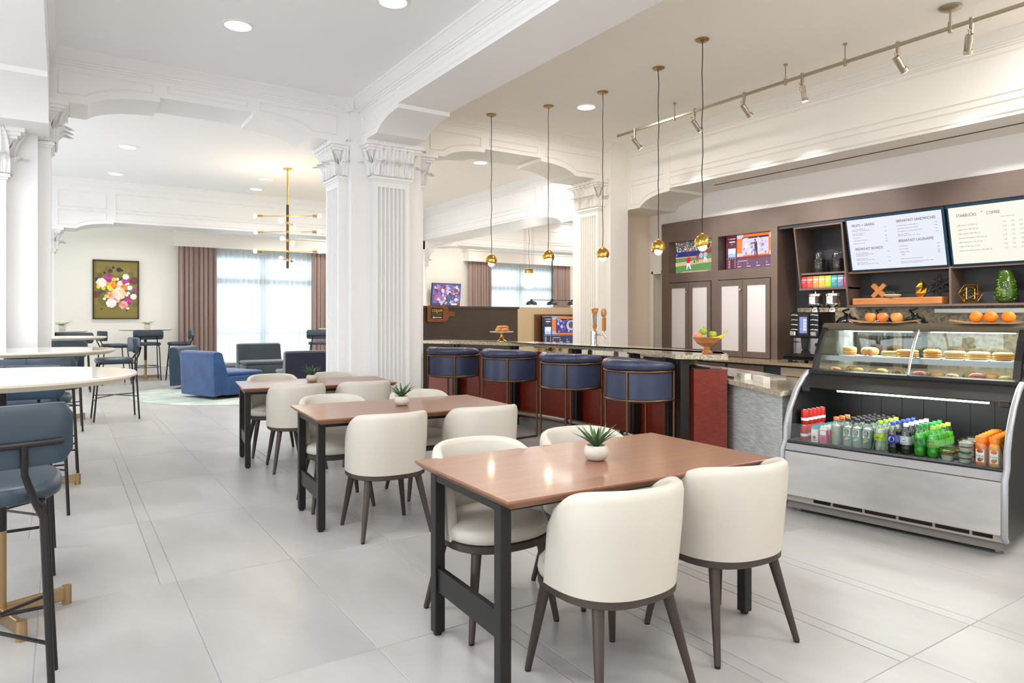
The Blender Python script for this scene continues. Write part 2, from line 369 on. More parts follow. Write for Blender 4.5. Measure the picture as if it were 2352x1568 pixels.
def pilaster(col, loc, rz, zl, zt, m, wd=.46, dp=.10):
    p = fluted(wd, dp, .30, zl).o('pilaster', m, col); p.location = loc; p.rotation_euler = (0, 0, R(rz))
    G().rbox(-wd / 2 - .03, -dp - .03, 0, wd / 2 + .03, 0, .24, .01, 1).box(-wd / 2 - .015, -dp - .015, .24, wd / 2 + .015, 0, .30).o('pilaster_base', m, p)
    cap = G()
    for i, (e, z0, z1) in enumerate(((.012, zl, zl + .022), (.03, zl + .022, zl + .05), (.014, zl + .05, zl + .062))): cap.box(-wd / 2 - e, -dp - e, z0, wd / 2 + e, 0, z1)
    h = zt - zl - .06
    rings = []
    for i in range(9):
        t = i / 8; e = .085 * t ** 3.2 - .012
        rings.append([(-wd / 2 - e * .9, 0, zl + .06 + (h - .09) * t), (-wd / 2 - e * .9, -dp - e, zl + .06 + (h - .09) * t), (wd / 2 + e * .9, -dp - e, zl + .06 + (h - .09) * t), (wd / 2 + e * .9, 0, zl + .06 + (h - .09) * t)])
    cap.loft(rings)
    for i, (e, z0, z1) in enumerate(((.085, zt - .10, zt - .075), (.11, zt - .075, zt - .045), (.14, zt - .045, zt))): cap.box(-wd / 2 - e, -dp - e, z0, wd / 2 + e, 0, z1)
    c = cap.o('capital', m, p)
    if m not in LOWM: LOWM[m] = (leaf_low(), leaf_tall())
    lo, ta = LOWM[m]
    gt = G(); gl = G()
    for k in range(5):
        gt.add([(q[0] + (k - 2) * wd / 4.6, q[1] - dp, q[2] + zl + .06) for q in ta.v], ta.f)
    for sx in (-1, 1):
        gt.add([(sx * (-q[1] + wd / 2), q[0] * .8 - dp * .5, q[2] + zl + .06) for q in ta.v], ta.f)
        gl.add([(sx * (-q[1] + wd / 2), q[0] * .7 - dp * .5, q[2] + zl + .06) for q in lo.v], lo.f)
    for k in range(3):
        gl.add([(q[0] + (k - 1) * wd / 2.55, q[1] - dp - .004, q[2] + zl + .06) for q in lo.v], lo.f)
    gt.o('tall_leaves', m, p, smooth=50); gl.o('acanthus_leaves', m, p, smooth=50)
    return p
def column(x0, y0, x1, y1, zt, m, pils):
    col = struct(G().box(x0, y0, 0, x1, y1, zt).o('column', m))
    G().box(x0 - .02, y0 - .02, 0, x1 + .02, y1 + .02, .14).o('plinth', m, col)
    for p in pils: pilaster(col, *p, m)
    return col
column(-1.0, 7.7, -.18, 8.6, ZN, white, [((-.64, 7.7, 0), 0, 2.65, 3.11), ((-.18, 8.07, 0), 90, 3.03, 3.47)])
column(2.83, 7.7, 3.73, 8.6, ZB, white, [((3.30, 7.7, 0), 0, 3.03, 3.47), ((2.83, 8.07, 0), -90, 3.03, 3.47), ((3.73, 8.07, 0), 90, 3.03, 3.47)])
column(6.85, 7.7, 7.2, 8.6, ZB, warmw, [((6.85, 8.1, 0), -90, 3.03, 3.47)])
column(-1.0, 14.85, -.2, 15.6, ZN, white, [((-.2, 15.2, 0), 90, 2.6, 3.05)])
column(6.9, 14.85, 7.3, 15.6, ZN, white, [((7.3, 15.2, 0), 90, 2.6, 3.05)])
struct(G().prism([(2.83 - q[0] * .8, q[1]) for q in crown_prof(ZN)], 'y', 7.62, 7.9).prism([(7.7 - q[0] * .8, q[1]) for q in crown_prof(ZN)], 'x', 2.75, 2.95).o('trim_1', white))

# walls
struct(G().box(7.2, 8.0, 0, 8.3, 8.12, 4.0).o('wall_back', tan))
bwall = mat('bulkhead_paint', (230, 226, 222), .6)
struct(G().box(8.3, -2, 0, 8.42, 7.72, 3.3).o('wall_right', bwall)); struct(G().box(7.96, -2, 2.875, 8.3, 7.6, 3.3).o('trim_5', bwall)); struct(G().box(7.96, 7.635, 0, 8.3, 7.72, 3.3).o('trim_6', bwall))
struct(G().box(7.96, 7.92, 0, 8.3, 8.0, 3.3).box(7.96, 7.72, 2.12, 8.42, 7.92, 3.3).box(7.96, 7.6, 2.875, 8.3, 7.635, 3.3).o('trim_7', bwall))
d1 = struct(G().box(7.935, 7.70, 0, 7.965, 7.725, 2.15).box(7.935, 7.905, 0, 7.965, 7.94, 2.15).box(7.935, 7.70, 2.11, 7.965, 7.94, 2.15).o('door_1', mat('door_frame_paint', (236, 232, 222), .4)))
G().box(8.32, 7.72, 0, 8.36, 7.92, 2.12).o('lit_interior_panel', mat('lit_interior_yellow', (238, 220, 168), .5), d1)  # panel standing in for the lit interior; its glow is in the yellow
G().cyl((8.31, 7.78, 1.0), (8.26, 7.78, 1.0), .012).cyl((8.26, 7.78, .93), (8.26, 7.78, 1.07), .009).o('handle', nickel, d1)
# window wall
FY = 18.7
struct(G().box(-4, FY, 0, 3.1, FY + .15, 4).box(5.85, FY, 0, 11.3, FY + .15, 4).box(14.0, FY, 0, 16, FY + .15, 4)
       .box(3.1, FY, 3.02, 5.85, FY + .15, 4).box(11.3, FY, 3.02, 14.0, FY + .15, 4).box(3.1, FY, 0, 5.85, FY + .15, .12).box(11.3, FY, 0, 14.0, FY + .15, .12).o('wall_far', cream))
struct(G().box(-4, FY - .02, 0, 3.1, FY, .2).box(5.85, FY - .02, 0, 11.3, FY, .2).box(-4, FY - .028, .2, 3.1, FY, .225).o('baseboard_far', white))
frm = mat('window_frame_paint', (206, 208, 208), .5)
for n, (x0, x1) in enumerate(((3.1, 5.85), (11.3, 14.0))):
    xm = (x0 + x1) / 2
    wn = struct(G().box(x0, FY, .12, x0 + .06, FY + .1, 3.02).box(x1 - .06, FY, .12, x1, FY + .1, 3.02).box(xm - .05, FY, .12, xm + .05, FY + .1, 3.02)
                .box(x0, FY, 2.94, x1, FY + .1, 3.02).box(x0, FY, 2.28, x1, FY + .1, 2.42).box(x0, FY, .12, x1, FY + .1, .22).box(x0, FY + .03, .98, x1, FY + .07, 1.02).o('window_%d' % (n + 1), frm))
    for a, b in ((x0 + .06, xm - .05), (xm + .05, x1 - .06)):
        for z0, z1 in ((.22, .98), (1.02, 2.28), (2.42, 2.94)):
            G().box(a, FY + .05, z0, b, FY + .056, z1).o('pane', glass('window_glass', (235, 245, 250), .06), wn)
    struct(G().box(x0 - .78, FY - .36, 3.17, x1 + .6, FY, 3.52).box(x0 - .82, FY - .40, 3.48, x1 + .64, FY, 3.52).box(x0 - .80, FY - .38, 3.15, x1 + .62, FY - .33, 3.19).o('trim_%d' % (n + 2), warmw))
# curtains hang in front of the windows
def curtain(x0, x1, y, z0, z1, amp, n, ph=0):
    cols = []
    k = n * 10
    for i in range(k + 1):
        t = i / k; a = 2 * math.pi * n * t + ph; cols.append((x0 + (x1 - x0) * t + amp * .25 * math.sin(2 * a), y + amp * math.sin(a) + amp * .35 * math.sin(2.3 * a + 1)))
    rows = [[(p[0], y + (p[1] - y) * s, z) for p in cols] for z, s in ((z0, 1.15), ((z0 + z1) / 2, 1.0), (z1 - .15, .8), (z1, .6))]
    return G().loft(rows, closed=False)
dr = mat('taupe_drape_fabric', (168, 146, 138), .85, sheen=.3, bump=(300, .05))
sh = sheer_mat('white_sheer_voile', (222, 224, 226), .10)
for x_, n_ in ((4.47, 0), (12.65, 1)):
    area('window_daylight', (x_, FY + .9, 1.7), 3.0, 22, (.95, .97, 1.0), (R(90), 0, R(180)), 'RECTANGLE', 3.4)
for side, xs in (('left window', ((2.40, 3.28), (5.68, 6.35), (3.22, 4.46), (4.44, 5.75))), ('window beyond the bar', ((10.6, 11.42), (13.92, 14.6), (11.36, 12.7), (12.68, 13.98)))):
    for k, (a, b) in enumerate(xs[:2]):
        tag(curtain(a, b, FY - .22, .02, 3.2, .05, max(6, int((b - a) * 10))).o('drape', dr, smooth=60), 'taupe pleated drape hanging at the %s edge of the %s' % (('picture-side', 'column-side')[k] if side[0] == 'l' else ('television-side', 'column-side')[k], 'lounge window' if side[0] == 'l' else side), 'curtain')
    for k, (a, b) in enumerate(xs[2:]):
        tag(curtain(a, b, FY - .1, .02, 3.16, .035, 9, k).o('sheer_curtain', sh, smooth=60), 'white sheer curtain, %s half of the %s' % (('picture-side', 'column-side')[k] if side[0] == 'l' else ('television-side', 'column-side')[k], 'lounge window' if side[0] == 'l' else side), 'curtain')

# recessed downlights
dlr = mat('downlight_trim', (238, 238, 236), .4); dle = mat('downlight_lens', (255, 255, 255), .5, emit=((255, 250, 242), 1.2))
dlo = mat('downlight_lens_dim', (250, 246, 236), .5, emit=((255, 246, 226), 1.6))
def downlight(x, y, z, label, m=dle, r=.11):
    t = thing('downlight', label, 'ceiling light', (x, y, z))
    G().lathe([(r + .02, 0), (r + .02, -.008), (r, -.010), (r, 0)], 28).o('trim_ring', dlr, t, 40)
    G().lathe([(r, -.001), (r - .01, -.005), (.005, -.006)], 28).o('lens', m, t, 40)
    return t
for x, y, z, lb_, m in ((1.28, 6.25, ZN, 'round downlight in the white ceiling, clear of the beams', dle), (2.22, 5.09, ZN, 'round downlight in the white ceiling next to the wide beam, cut by the frame', dle),
                     (.83, 11.61, ZN, 'round downlight just past the arch, above the high tables', dlo), (.81, 13.91, ZN, 'small downlight farthest along over the high tables', dlo),
                     (3.22, 14.05, ZN, 'small downlight beside the brass chandelier', dlo), (5.42, 6.54, ZB, 'round downlight in the bar ceiling among the pendants', dle),
                     (5.73, 9.61, ZN, 'downlight seen through the arch above the bar', dlo), (11.96, 15.0, ZN, 'thin downlight beyond the bar, near the domed lamp', dlo), (11.5, 16.4, ZN, 'thin downlight beyond the bar, behind the globe lamp wires', dlo)):
    downlight(x, y, z, lb_, m)
tag(G().lathe([(.13, 0), (.13, -.02), (.10, -.03), (.005, -.03)], 24).o('ceiling_speaker', ceilm), 'flat round white speaker grille in the lounge ceiling', 'speaker').location = (3.16, 13.0, ZN)
# walls that close the rooms outside the frame: entrance side, street side with its windows, and beyond the bar
struct(G().box(-4, -2.12, 0, 8.42, -2, 4.0).o('wall_front', white))
lw = [(-1.2, 1.6), (2.6, 5.4), (9.2, 12.0), (13.0, 17.0)]
wl = G(); y0 = -2
for a, b in lw: wl.box(-4.12, y0, 0, -4, a, 4.0).box(-4.12, a, 0, -4, b, .5).box(-4.12, a, 3.2, -4, b, 4.0); y0 = b
struct(wl.box(-4.12, y0, 0, -4, 18.85, 4.0).o('wall_left', white))
struct(G().box(8.3, 8.0, 0, 16, 8.12, 4.0).o('wall_back', warmw)); struct(G().box(15.9, 8.1, 0, 16, 18.7, 4.0).o('wall_right', warmw))
for a, b in lw: area('street_daylight', (-4.3, (a + b) / 2, 1.9), b - a, 22, (.84, .92, 1.0), (R(90), 0, R(-90)), 'RECTANGLE', 2.6)
# light of the seen downlights, plus added fill lamps that have no fixture
for x, y, e in ((.83, 11.61, 13), (.81, 13.4, 10), (3.22, 13.4, 12), (2.2, 10.0, 14), (4.6, 17.0, 14), (1.2, 17.0, 14), (-2.0, 11, 14), (5.0, 10.5, 14)):
    area('downlight_and_fill', (x, y, ZN - .03), .22, e, SOFT, spread=140)
for x, y in ((.3, 3.3), (-.4, 1.0), (1.4, .2), (-2.3, 2.6), (-2.3, 5.8), (.0, -1.0)):
    area('downlight_and_fill', (x, y, ZN - .03), 1.0, 27, SOFT)  # unseen broad fill lamps added above the nave
for x, y in ((4.9, -.6), (6.5, 1.7), (6.9, .6), (6.6, -.8), (5.6, -1.4)):
    area('downlight_and_fill', (x, y, ZB - .03), .8, 21, WARM)  # unseen broad fill lamps added above the bar bay
area('downlight_and_fill', (5.42, 6.54, ZB - .03), .22, 16, WARM)
for x, y in ((5.73, 9.61), (5.0, 12.6), (9.6, 10.6), (9.6, 13.0), (11.96, 15.0), (10, 17), (12.5, 11.5), (6.5, 17), (14, 17)):
    area('downlight_and_fill', (x, y, ZN - .03), 1.3, 24, WARM)  # seen downlights enlarged, with fill lamps added beyond the bar
# ================================================================= DINING TABLES AND CHAIRS
def make_dining_table(label, loc, rz, first=[]):
    if first: return dup(first[0], loc, rz, label)
    t = thing('dining_table', label, 'table', loc, rz, 'dining tables in a row')
    L, W = 1.46, .83
    ring = lambda i, z: [(-L / 2 + i, -W / 2 + i, z), (L / 2 - i, -W / 2 + i, z), (L / 2 - i, W / 2 - i, z), (-L / 2 + i, W / 2 - i, z)]
    G().loft([ring(.03, .722), ring(.002, .748), ring(0, .752), ring(0, .758), ring(.002, .76)]).o('tabletop', oak, t)
    lx, ly = L / 2 - .055, W / 2 - .13
    for sx in (-1, 1):
        for sy in (-1, 1):
            l = G().rbox(-.025, -.025, .012, .025, .025, .722, .004, 1).o('leg', blackm, t); l.location = (sx * lx, sy * ly, 0)
            G().cyl((0, 0, 0), (0, 0, .014), .018, n=10).o('glide', blk, l)
        G().box(sx * lx - .012, -ly, .20, sx * lx + .012, ly, .305).o('end_stretcher', blackm, t)
        G().box(sx * lx - .02, -ly, .69, sx * lx + .02, ly, .722).o('end_rail', blackm, t)
    for sy in (-1, 1):
        G().box(-lx, sy * ly - .018, .69, lx, sy * ly + .018, .722).o('side_rail', blackm, t)
    first.append(t); return t
T1, T2, T3 = (2.075, 2.43, -2), (2.13, 4.71, -4), (2.17, 6.93, -7)
make_dining_table('wood dining table with the succulent nearest the display case, closest of three', (T1[0], T1[1], 0), T1[2])
make_dining_table('wood dining table in the middle of the row of three', (T2[0], T2[1], 0), T2[2])
make_dining_table('wood dining table farthest along the row, beside the fluted column', (T3[0], T3[1], 0), T3[2])

def outline(a, b, e=2.5, n=28, front=1.0):
    pts = []
    for k in range(n):
        q = 2 * math.pi * k / n; cx, sx = math.cos(q), math.sin(q)
        pts.append((a * math.copysign(abs(cx) ** (2 / e), cx), b * math.copysign(abs(sx) ** (2 / e), sx)))
    return pts
def make_dining_chair(label, loc, rz, first=[]):
    if first: return dup(first[0], loc, rz, label)
    t = thing('dining_chair', label, 'chair', loc, rz, 'cream dining chairs')      # faces +y
    O = outline(.255, .25, 2.5, 32)
    ring = lambda s_, z: [(p[0] * s_, p[1] * s_, z) for p in O]
    G().loft([ring(.97, .375), ring(1.0, .38), ring(1.0, .408), ring(.98, .41)]).o('seat_base', darkwood, t, 40)
    G().loft([ring(.93, .41), ring(.985, .418), ring(1.0, .438), ring(.985, .462), ring(.93, .478), ring(.7, .487), ring(.35, .491), ring(.05, .492)]).o('seat', leather, t, 60)
    # wrap-round back shell: outer and inner skin with a rolled rim
    nA, rings = 36, []
    for i in range(nA + 1):
        a = -1 + 2 * i / nA; ph = a * R(102); edge = (1 - abs(a) ** 9) ** .38 if abs(a) < 1 else 0
        zt = .808 - .055 * abs(a) ** 3; z0 = .408; h = (zt - z0) * edge; sec = []
        def P(f, inset):
            z = z0 + h * f; k = f * h / .4; rx = .258 + .012 * k - inset; ry = .256 + .03 * k - inset
            e = 2.35; c_, s_ = math.cos(ph), math.sin(ph)
            return (rx * math.copysign(abs(s_) ** (2 / e), s_), -ry * math.copysign(abs(c_) ** (2 / e), c_) - .012 * k, z)
        for f, ins in ((0, 0), (.3, -.002), (.6, -.003), (.9, 0), (.97, .008), (1.0, .024), (.985, .042), (.94, .05), (.6, .05), (.3, .046), (0, .04)): sec.append(P(f, ins))
        rings.append(sec)
    G().loft(rings).o('backrest', leather, t, 70)
    seam = [(Vector(r[3]) * 1.0) for r in rings[2:-2]]
    for (x, y), (fx, fy) in (((-.17, -.15), (-.235, -.235)), ((.17, -.15), (.235, -.235)), ((-.17, .16), (-.225, .215)), ((.17, .16), (.225, .215))):
        l = G().cyl((x, y, .38), (fx, fy, .008), .024, .0135, 14).o('leg', darkwood, t, 40)
        G().cyl((fx, fy, 0), (fx, fy, .01), .0125, n=10).o('glide', blk, l)
    first.append(t); return t
def chairs(T, names):
    cx, cy_, rz = T; c_, s_ = math.cos(R(rz)), math.sin(R(rz))
    for (dx, dy, face, lab) in names:
        make_dining_chair(lab, (cx + dx * c_ - dy * s_, cy_ + dx * s_ + dy * c_, 0), rz + face)
D = 'cream dining chair '
chairs(T1, [(-.27, -.40, 2, D + 'with its back to the viewer, open-floor end of the closest table'), (.41, -.355, -3, D + 'with its back to the viewer, display-case end of the closest table'),
            (-.37, .33, 180, D + 'facing the viewer, its seat showing under the closest table'), (.26, .34, 178, D + 'facing the viewer behind the succulent on the closest table')])
chairs(T2, [(-.28, -.42, 2, D + 'with its back to the viewer, open-floor end of the middle table'), (.42, -.42, -2, D + 'with its back to the viewer, bar end of the middle table'),
            (-.40, .36, 180, D + 'facing the viewer, open-floor end of the middle table'), (.32, .36, 182, D + 'facing the viewer behind the succulent on the middle table')])
chairs(T3, [(-.26, -.42, 2, D + 'with its back to the viewer, open-floor end of the column-side table'), (.38, -.40, 0, D + 'with its back to the viewer, bar end of the column-side table'),
            (-.36, .38, 180, D + 'facing the viewer, open-floor end of the column-side table'), (.28, .38, 180, D + 'facing the viewer behind the succulent on the table by the column')])

potm = mat('white_stoneware', (196, 189, 180), .6, bump=(90, .08)); soil = mat('dark_soil', (44, 36, 30), .9)
leafm = mat('succulent_green', (52, 84, 50), .45, noise=(8, (74, 110, 62))); leafl = mat('light_plant_green', (120, 160, 84), .5)
def succ_leaf(ln, wd, bend_, m=5):
    rows = []
    for i in range(m + 1):
        t = i / m; y = ln * (t * .75) + bend_ * t * t * ln; z = ln * t * (1 - .25 * bend_ * t); wv = wd * (1 - t) ** .55 * (.75 + .5 * t * (1 - t) * 2) + .0006
        rows.append([(-wv, y, z + wv * .5), (0, y + wv * .2, z - wv * .1), (wv, y, z + wv * .5), (0, y - wv * .25, z + wv * .45)])
    return G().loft(rows)
def make_succulent(label, loc, rz=0, s=1.0, first=[]):
    if first:
        r = dup(first[0], loc, rz, label); r.scale = (s, s, s); return r
    t = thing('potted_succulent', label, 'plant', loc, rz, 'succulents on the dining tables')
    G().lathe([(.028, 0), (.046, .006), (.057, .03), (.057, .045), (.05, .064), (.043, .069), (.039, .066), (.038, .058)], 28).o('pot', potm, t, 60)
    G().lathe([(.040, .055), (.02, .060), (.004, .061)], 16).o('soil', soil, t)
    protos = [succ_leaf(.105, .0095, .02), succ_leaf(.10, .0105, .22), succ_leaf(.082, .010, .55)]
    obs = []
    for k in range(21):
        ring = 0 if k < 5 else (1 if k < 13 else 2)
        if k in (0, 5, 13): l = protos[ring].o('leaf', leafm, t, 60); obs.append(l)
        else: l = obs[ring].copy(); C.objects.link(l); l.parent = t
        a = k * 2.4; l.rotation_euler = (0, 0, a); l.scale = (1, 1, .88 + .24 * ((k * 37) % 10) / 10); l.location = (-math.sin(a) * .006, math.cos(a) * .006, .058)
    t.scale = (s, s, s); first.append(t); return t
make_succulent('succulent in a round white pot on the table closest to the viewer', (2.065, 2.42, .76), 10)
make_succulent('succulent in a round white pot on the middle dining table', (2.13, 4.72, .76), 100)
make_succulent('succulent in a round white pot on the dining table by the fluted column', (2.15, 6.98, .76), 200)

# ================================================================= HIGH TABLES AND STOOLS
topm = mat('white_stone_top', (240, 239, 236), .12, coat=.3); edgem = mat('birch_edge', (214, 204, 184), .5)
brz = mat('brushed_bronze', (178, 150, 112), .38, 1.0)
def make_high_table(label, loc, rz, first=[]):
    if first: return dup(first[0], loc, rz, label)
    t = thing('high_table', label, 'table', loc, rz, 'round high tables'); r = .56
    tp = G().lathe([(r - .05, 1.112), (r, 1.135), (r, 1.142), (r - .003, 1.15), (.01, 1.15)], 56).o('tabletop', topm, t, 40)
    G().lathe([(r - .048, 1.1115), (r + .0015, 1.1345), (r + .0015, 1.144)], 56).o('edge_band', edgem, tp)
    for k in range(4):
        a = k * math.pi / 2 + .5; q = G().prism([(.0, 1.06), (.0, 1.115), (.30, 1.112), (.30, 1.104)], 'y', -.012, .012); q.xf(Matrix.Rotation(a, 4, 'Z')); q.o('top_bracket', blackm, t)
    G().cyl((0, 0, .43), (0, 0, 1.08), .03, n=16).o('column', blackm, t, 40)
    G().cyl((0, 0, .03), (0, 0, .43), .0295, n=16).o('column_sleeve', brz, t, 40)
    for k in range(4):
        a = k * math.pi / 2; q = G().rbox(.0, -.012, .02, .28, .012, .085, .003, 1).xf(Matrix.Rotation(a, 4, 'Z')); b = q.o('base_arm', brz, t)
        G().cyl((.28 * math.cos(a), .28 * math.sin(a), 0), (.28 * math.cos(a), .28 * math.sin(a), .09), .022, n=14).o('foot', brz, b, 40)
    first.append(t); return t
make_high_table('round white high table at the picture edge, closest to the viewer', (-.24, 3.95, 0), 20)
make_high_table('round white high table right behind the closest one', (-.16, 6.85, 0), 5)
make_high_table('round white high table past the first column, third in the row', (-.02, 11.2, 0), 0)
make_high_table('round white high table with a plant, far end of the row', (-.10, 16.4, 0), 0)
make_high_table('round white high table with a plant, below the painting', (1.62, 17.75, 0), 0)
make_high_table('round white high table half hidden by the fluted column, near the taupe drape', (5.75, 16.2, 0), 0)
stl = mat('steel_blue_leather', (50, 68, 82), .42, noise=(3, (43, 59, 72))); 
def make_high_stool(label, loc, rz, first=[]):
    if first: return dup(first[0], loc, rz, label)
    t = thing('high_stool', label, 'stool', loc, rz, 'blue high stools')       # faces +y
    O = outline(.27, .235, 3.2, 32); ring = lambda s_, z: [(p[0] * s_, p[1] * s_, z) for p in O]
    G().loft([ring(.93, .785), ring(.985, .795), ring(1, .815), ring(.985, .835), ring(.93, .848), ring(.6, .856), ring(.05, .858)]).o('seat', stl, t, 60)
    rings = []
    for i in range(25):
        a = -1 + 2 * i / 24; x = .30 * a; y = -.285 + .075 * a * a; e = max(.0, 1 - abs(a) ** 26) ** .5; hh = .103 * (.6 + .4 * e); th = .03 * (.3 + .7 * e)
        nx, ny = -.5 * a * .5, 1
        rings.append([(x, y + th * c_, 1.025 + hh * s_) for c_, s_ in ((-.6, -1), (-1, -.8), (-1, .8), (-.6, 1), (.6, 1), (1, .8), (1, -.8), (.6, -1))])
    b = G().loft(rings).o('backrest', stl, t, 50)
    G().tube([(.0, -.318, .93), (.0, -.319, 1.13)], .0025, 5).tube([(.0, -.252, .93), (.0, -.251, 1.13)], .0025, 5).o('back_seam', stl, b)
    G().tube([(.27 * a, -.325 + .075 * (.9 * a) ** 2, 1.0) for a in [-1 + k / 6 for k in range(13)]], .011, 8).o('back_rail', blackm, t, 60)
    for sx in (-1, 1):
        G().tube([(sx * .245, -.285, 0), (sx * .215, -.245, .74), (sx * .19, -.235, .80), (sx * .165, -.29, .90), (sx * .165, -.312, 1.0)], [.011, .012, .012, .011, .011], 8).o('rear_leg', blackm, t, 60)
        G().tube([(sx * .245, .26, 0), (sx * .21, .19, .79)], .011, 8).o('front_leg', blackm, t, 60)
        G().tube([(sx * .21, .19, .782), (sx * .213, -.24, .782)], .010, 6).o('seat_rail', blackm, t, 60)
    G().tube([(-.232, .232, .32), (0, -.01, .335), (.232, -.27, .32)], .007, 6).tube([(.232, .232, .32), (0, -.01, .335), (-.232, -.27, .32)], .007, 6).o('cross_stretcher', blackm, t, 60)
    G().tube([(-.235, .235, .27), (.235, .235, .27)], .008, 6).o('footrest', blackm, t, 60)
    first.append(t); return t
S = 'blue high stool, '
for lab, x, y, rz in ((S + 'back to the viewer, cut by the picture edge, closest high table', -.265, 3.05, 0), (S + 'tucked under the far side of the closest high table', -.28, 4.78, 180),
                      (S + 'its back to the viewer, between the first and second high table', -.20, 6.12, 0), (S + 'tucked under the far side of the second high table', -.12, 7.26, 180),
                      (S + 'its back to the viewer, in front of the third high table', -.02, 10.30, 0), (S + 'side on, facing the third high table', .62, 11.05, 92),
                      (S + 'its back to the viewer, before the high table at the window end', .22, 15.45, 0), (S + 'side on, facing the table below the painting', .95, 16.75, -80),
                      (S + 'its back to the viewer at the table below the painting', 1.62, 17.32, 0), (S + 'side on, beside the taupe drape, at the table below the painting', 2.26, 17.35, 82),
                      (S + 'its back half hidden by the fluted column, near the taupe drape', 5.05, 15.75, -20)):
    make_high_stool(lab, (x, y, 0), rz)
def wall_plant(label, loc):
    t = thing('potted_plant', label, 'plant', loc, 0, 'small plants on the far high tables')
    G().lathe([(.05, 0), (.062, .01), (.066, .10), (.06, .105), (.055, .095)], 20).o('pot', potm, t, 60)
    G().lathe([(.056, .092), (.004, .094)], 12).o('soil', soil, t)
    l0 = None
    for k in range(26):
        if l0 is None: l0 = succ_leaf(.12, .009, .8).o('leaf', leafl, t, 60); l = l0
        else: l = l0.copy(); C.objects.link(l); l.parent = t
        l.location = (0, 0, .09); l.rotation_euler = (-.35 * ((k * 7) % 5) / 5, 0, k * 2.4); l.scale = (1, 1, .7 + .5 * ((k * 13) % 7) / 7)
wall_plant('small leafy plant in a white pot on the high table at the window end', (.02, 16.35, 1.15)); wall_plant('small leafy plant in a white pot below the painting', (1.66, 17.75, 1.15))

# ================================================================= LOUNGE
rugm = mat('pale_green_rug', (186, 192, 184), .95, noise=(2.2, (160, 172, 166), None, 6, .4, .6), bump=(150, .3))
tag(G().lathe([(2.15, 0), (2.15, .010), (2.13, .014), (.01, .014)], 72).o('round_rug', rugm), 'large round pale green rug under the blue lounge chairs', 'rug').location = (3.15, 13.6, 0)
def lounge(label, loc, rz, m, wd=1.0):
    t = thing('lounge_chair', label, 'armchair', loc, rz, 'velvet lounge chairs on the rug')    # faces -y
    h = wd / 2
    def block(pts, r=.05): pass
    b = G(); prof = [(.47, .07), (.50, .80), (.47, .83), (.40, .835), (.33, .81), (.22, .44), (.16, .10)]
    rings = []
    for x, s_ in ((-h, .96), (-h + .02, .99), (-h + .06, 1), (h - .06, 1), (h - .02, .99), (h, .96)):
        rings.append([(x, .33 + (p[0] - .33) * s_, .45 + (p[1] - .45) * s_) for p in prof])
    b.loft(rings).o('backrest', m, t, 40)
    G().rbox(-h + .005, -.48, .07, h - .005, .26, .41, .05, 3).o('seat_base', m, t, 40)
    G().rbox(-h + .01, -.49, .40, h - .01, .27, .47, .035, 3).o('seat_cushion', m, t, 40)
    G().lathe([(.30, .014), (.30, .03), (.26, .07), (.01, .07)], 28).o('swivel_base', blk, t, 40)
    return t
vel = lambda n, c, c2: mat(n, c, .75, sheen=.5, noise=(4, c2, None, 5), bump=(120, .1))
lounge('bright blue velvet lounge chair seen from behind, at the rug edge', (2.40, 13.02, 0), 113, vel('royal_blue_velvet', (26, 58, 104), (36, 76, 128)))
lounge('dark blue lounge chair half hidden behind the bright blue one', (2.42, 14.95, 0), 60, vel('petrol_velvet', (24, 48, 66), (30, 54, 74)))
lounge('slate grey lounge chair facing the viewer by the sheer curtain', (3.72, 15.6, 0), 0, vel('slate_velvet', (42, 54, 62), (50, 62, 70)), .92)
lounge('navy lounge chair seen from behind, beside the fluted column', (3.74, 12.35, 0), 176, vel('navy_velvet', (16, 18, 40), (22, 26, 52)), 1.0)

# painting
t = thing('framed_painting', 'framed painting of bright flowers on olive ground, on the far wall', 'painting', (1.09, FY - .03, 2.07))
pw, ph = .95, 1.39
fr = mat('dark_picture_frame', (52, 42, 30), .5)
G().box(-pw / 2, -.03, -ph / 2, -pw / 2 + .025, .03, ph / 2).box(pw / 2 - .025, -.03, -ph / 2, pw / 2, .03, ph / 2).box(-pw / 2, -.03, -ph / 2, pw / 2, .03, -ph / 2 + .025).box(-pw / 2, -.03, ph / 2 - .025, pw / 2, .03, ph / 2).o('frame', fr, t)
P = Print(); rp = random.Random(5); random.seed(11)
P.rect(-pw / 2 + .02, -ph / 2 + .02, pw / 2 - .02, ph / 2 - .02, (134, 120, 62))
for k in range(26): P.disc(rp.uniform(-.4, .4), rp.uniform(-.5, .5), rp.uniform(.05, .12), rp.choice([(126, 112, 56), (142, 128, 70), (120, 108, 54)]), n=14)
for x, z, r, c in ((.38, .22, .09, (118, 70, 62)), (-.40, -.12, .08, (118, 70, 62)), (.06, .47, .055, (52, 42, 44)), (-.06, .52, .03, (60, 50, 44)), (-.12, .44, .05, (76, 66, 44)), (-.24, .39, .03, (58, 50, 44)), (-.38, .24, .05, (76, 62, 50)), (.12, .46, .03, (60, 50, 46)), (-.3, -.46, .02, (70, 62, 40)), (.22, -.49, .025, (80, 72, 44)), (.40, -.35, .06, (110, 108, 72)), (-.33, .33, .06, (104, 96, 58)), (.31, .37, .07, (122, 110, 60))): P.disc(x, z, r, c)
for k in range(70):
    a = rp.uniform(0, 6.28); q = rp.uniform(0, 1) ** .6; P.disc(.02 + .36 * q * math.cos(a), -.02 + .34 * q * math.sin(a), rp.uniform(.02, .055), rp.choice([(74, 84, 64), (92, 96, 76), (60, 64, 66), (110, 120, 110), (86, 70, 74), (120, 106, 66)]), n=9, wob=.2)
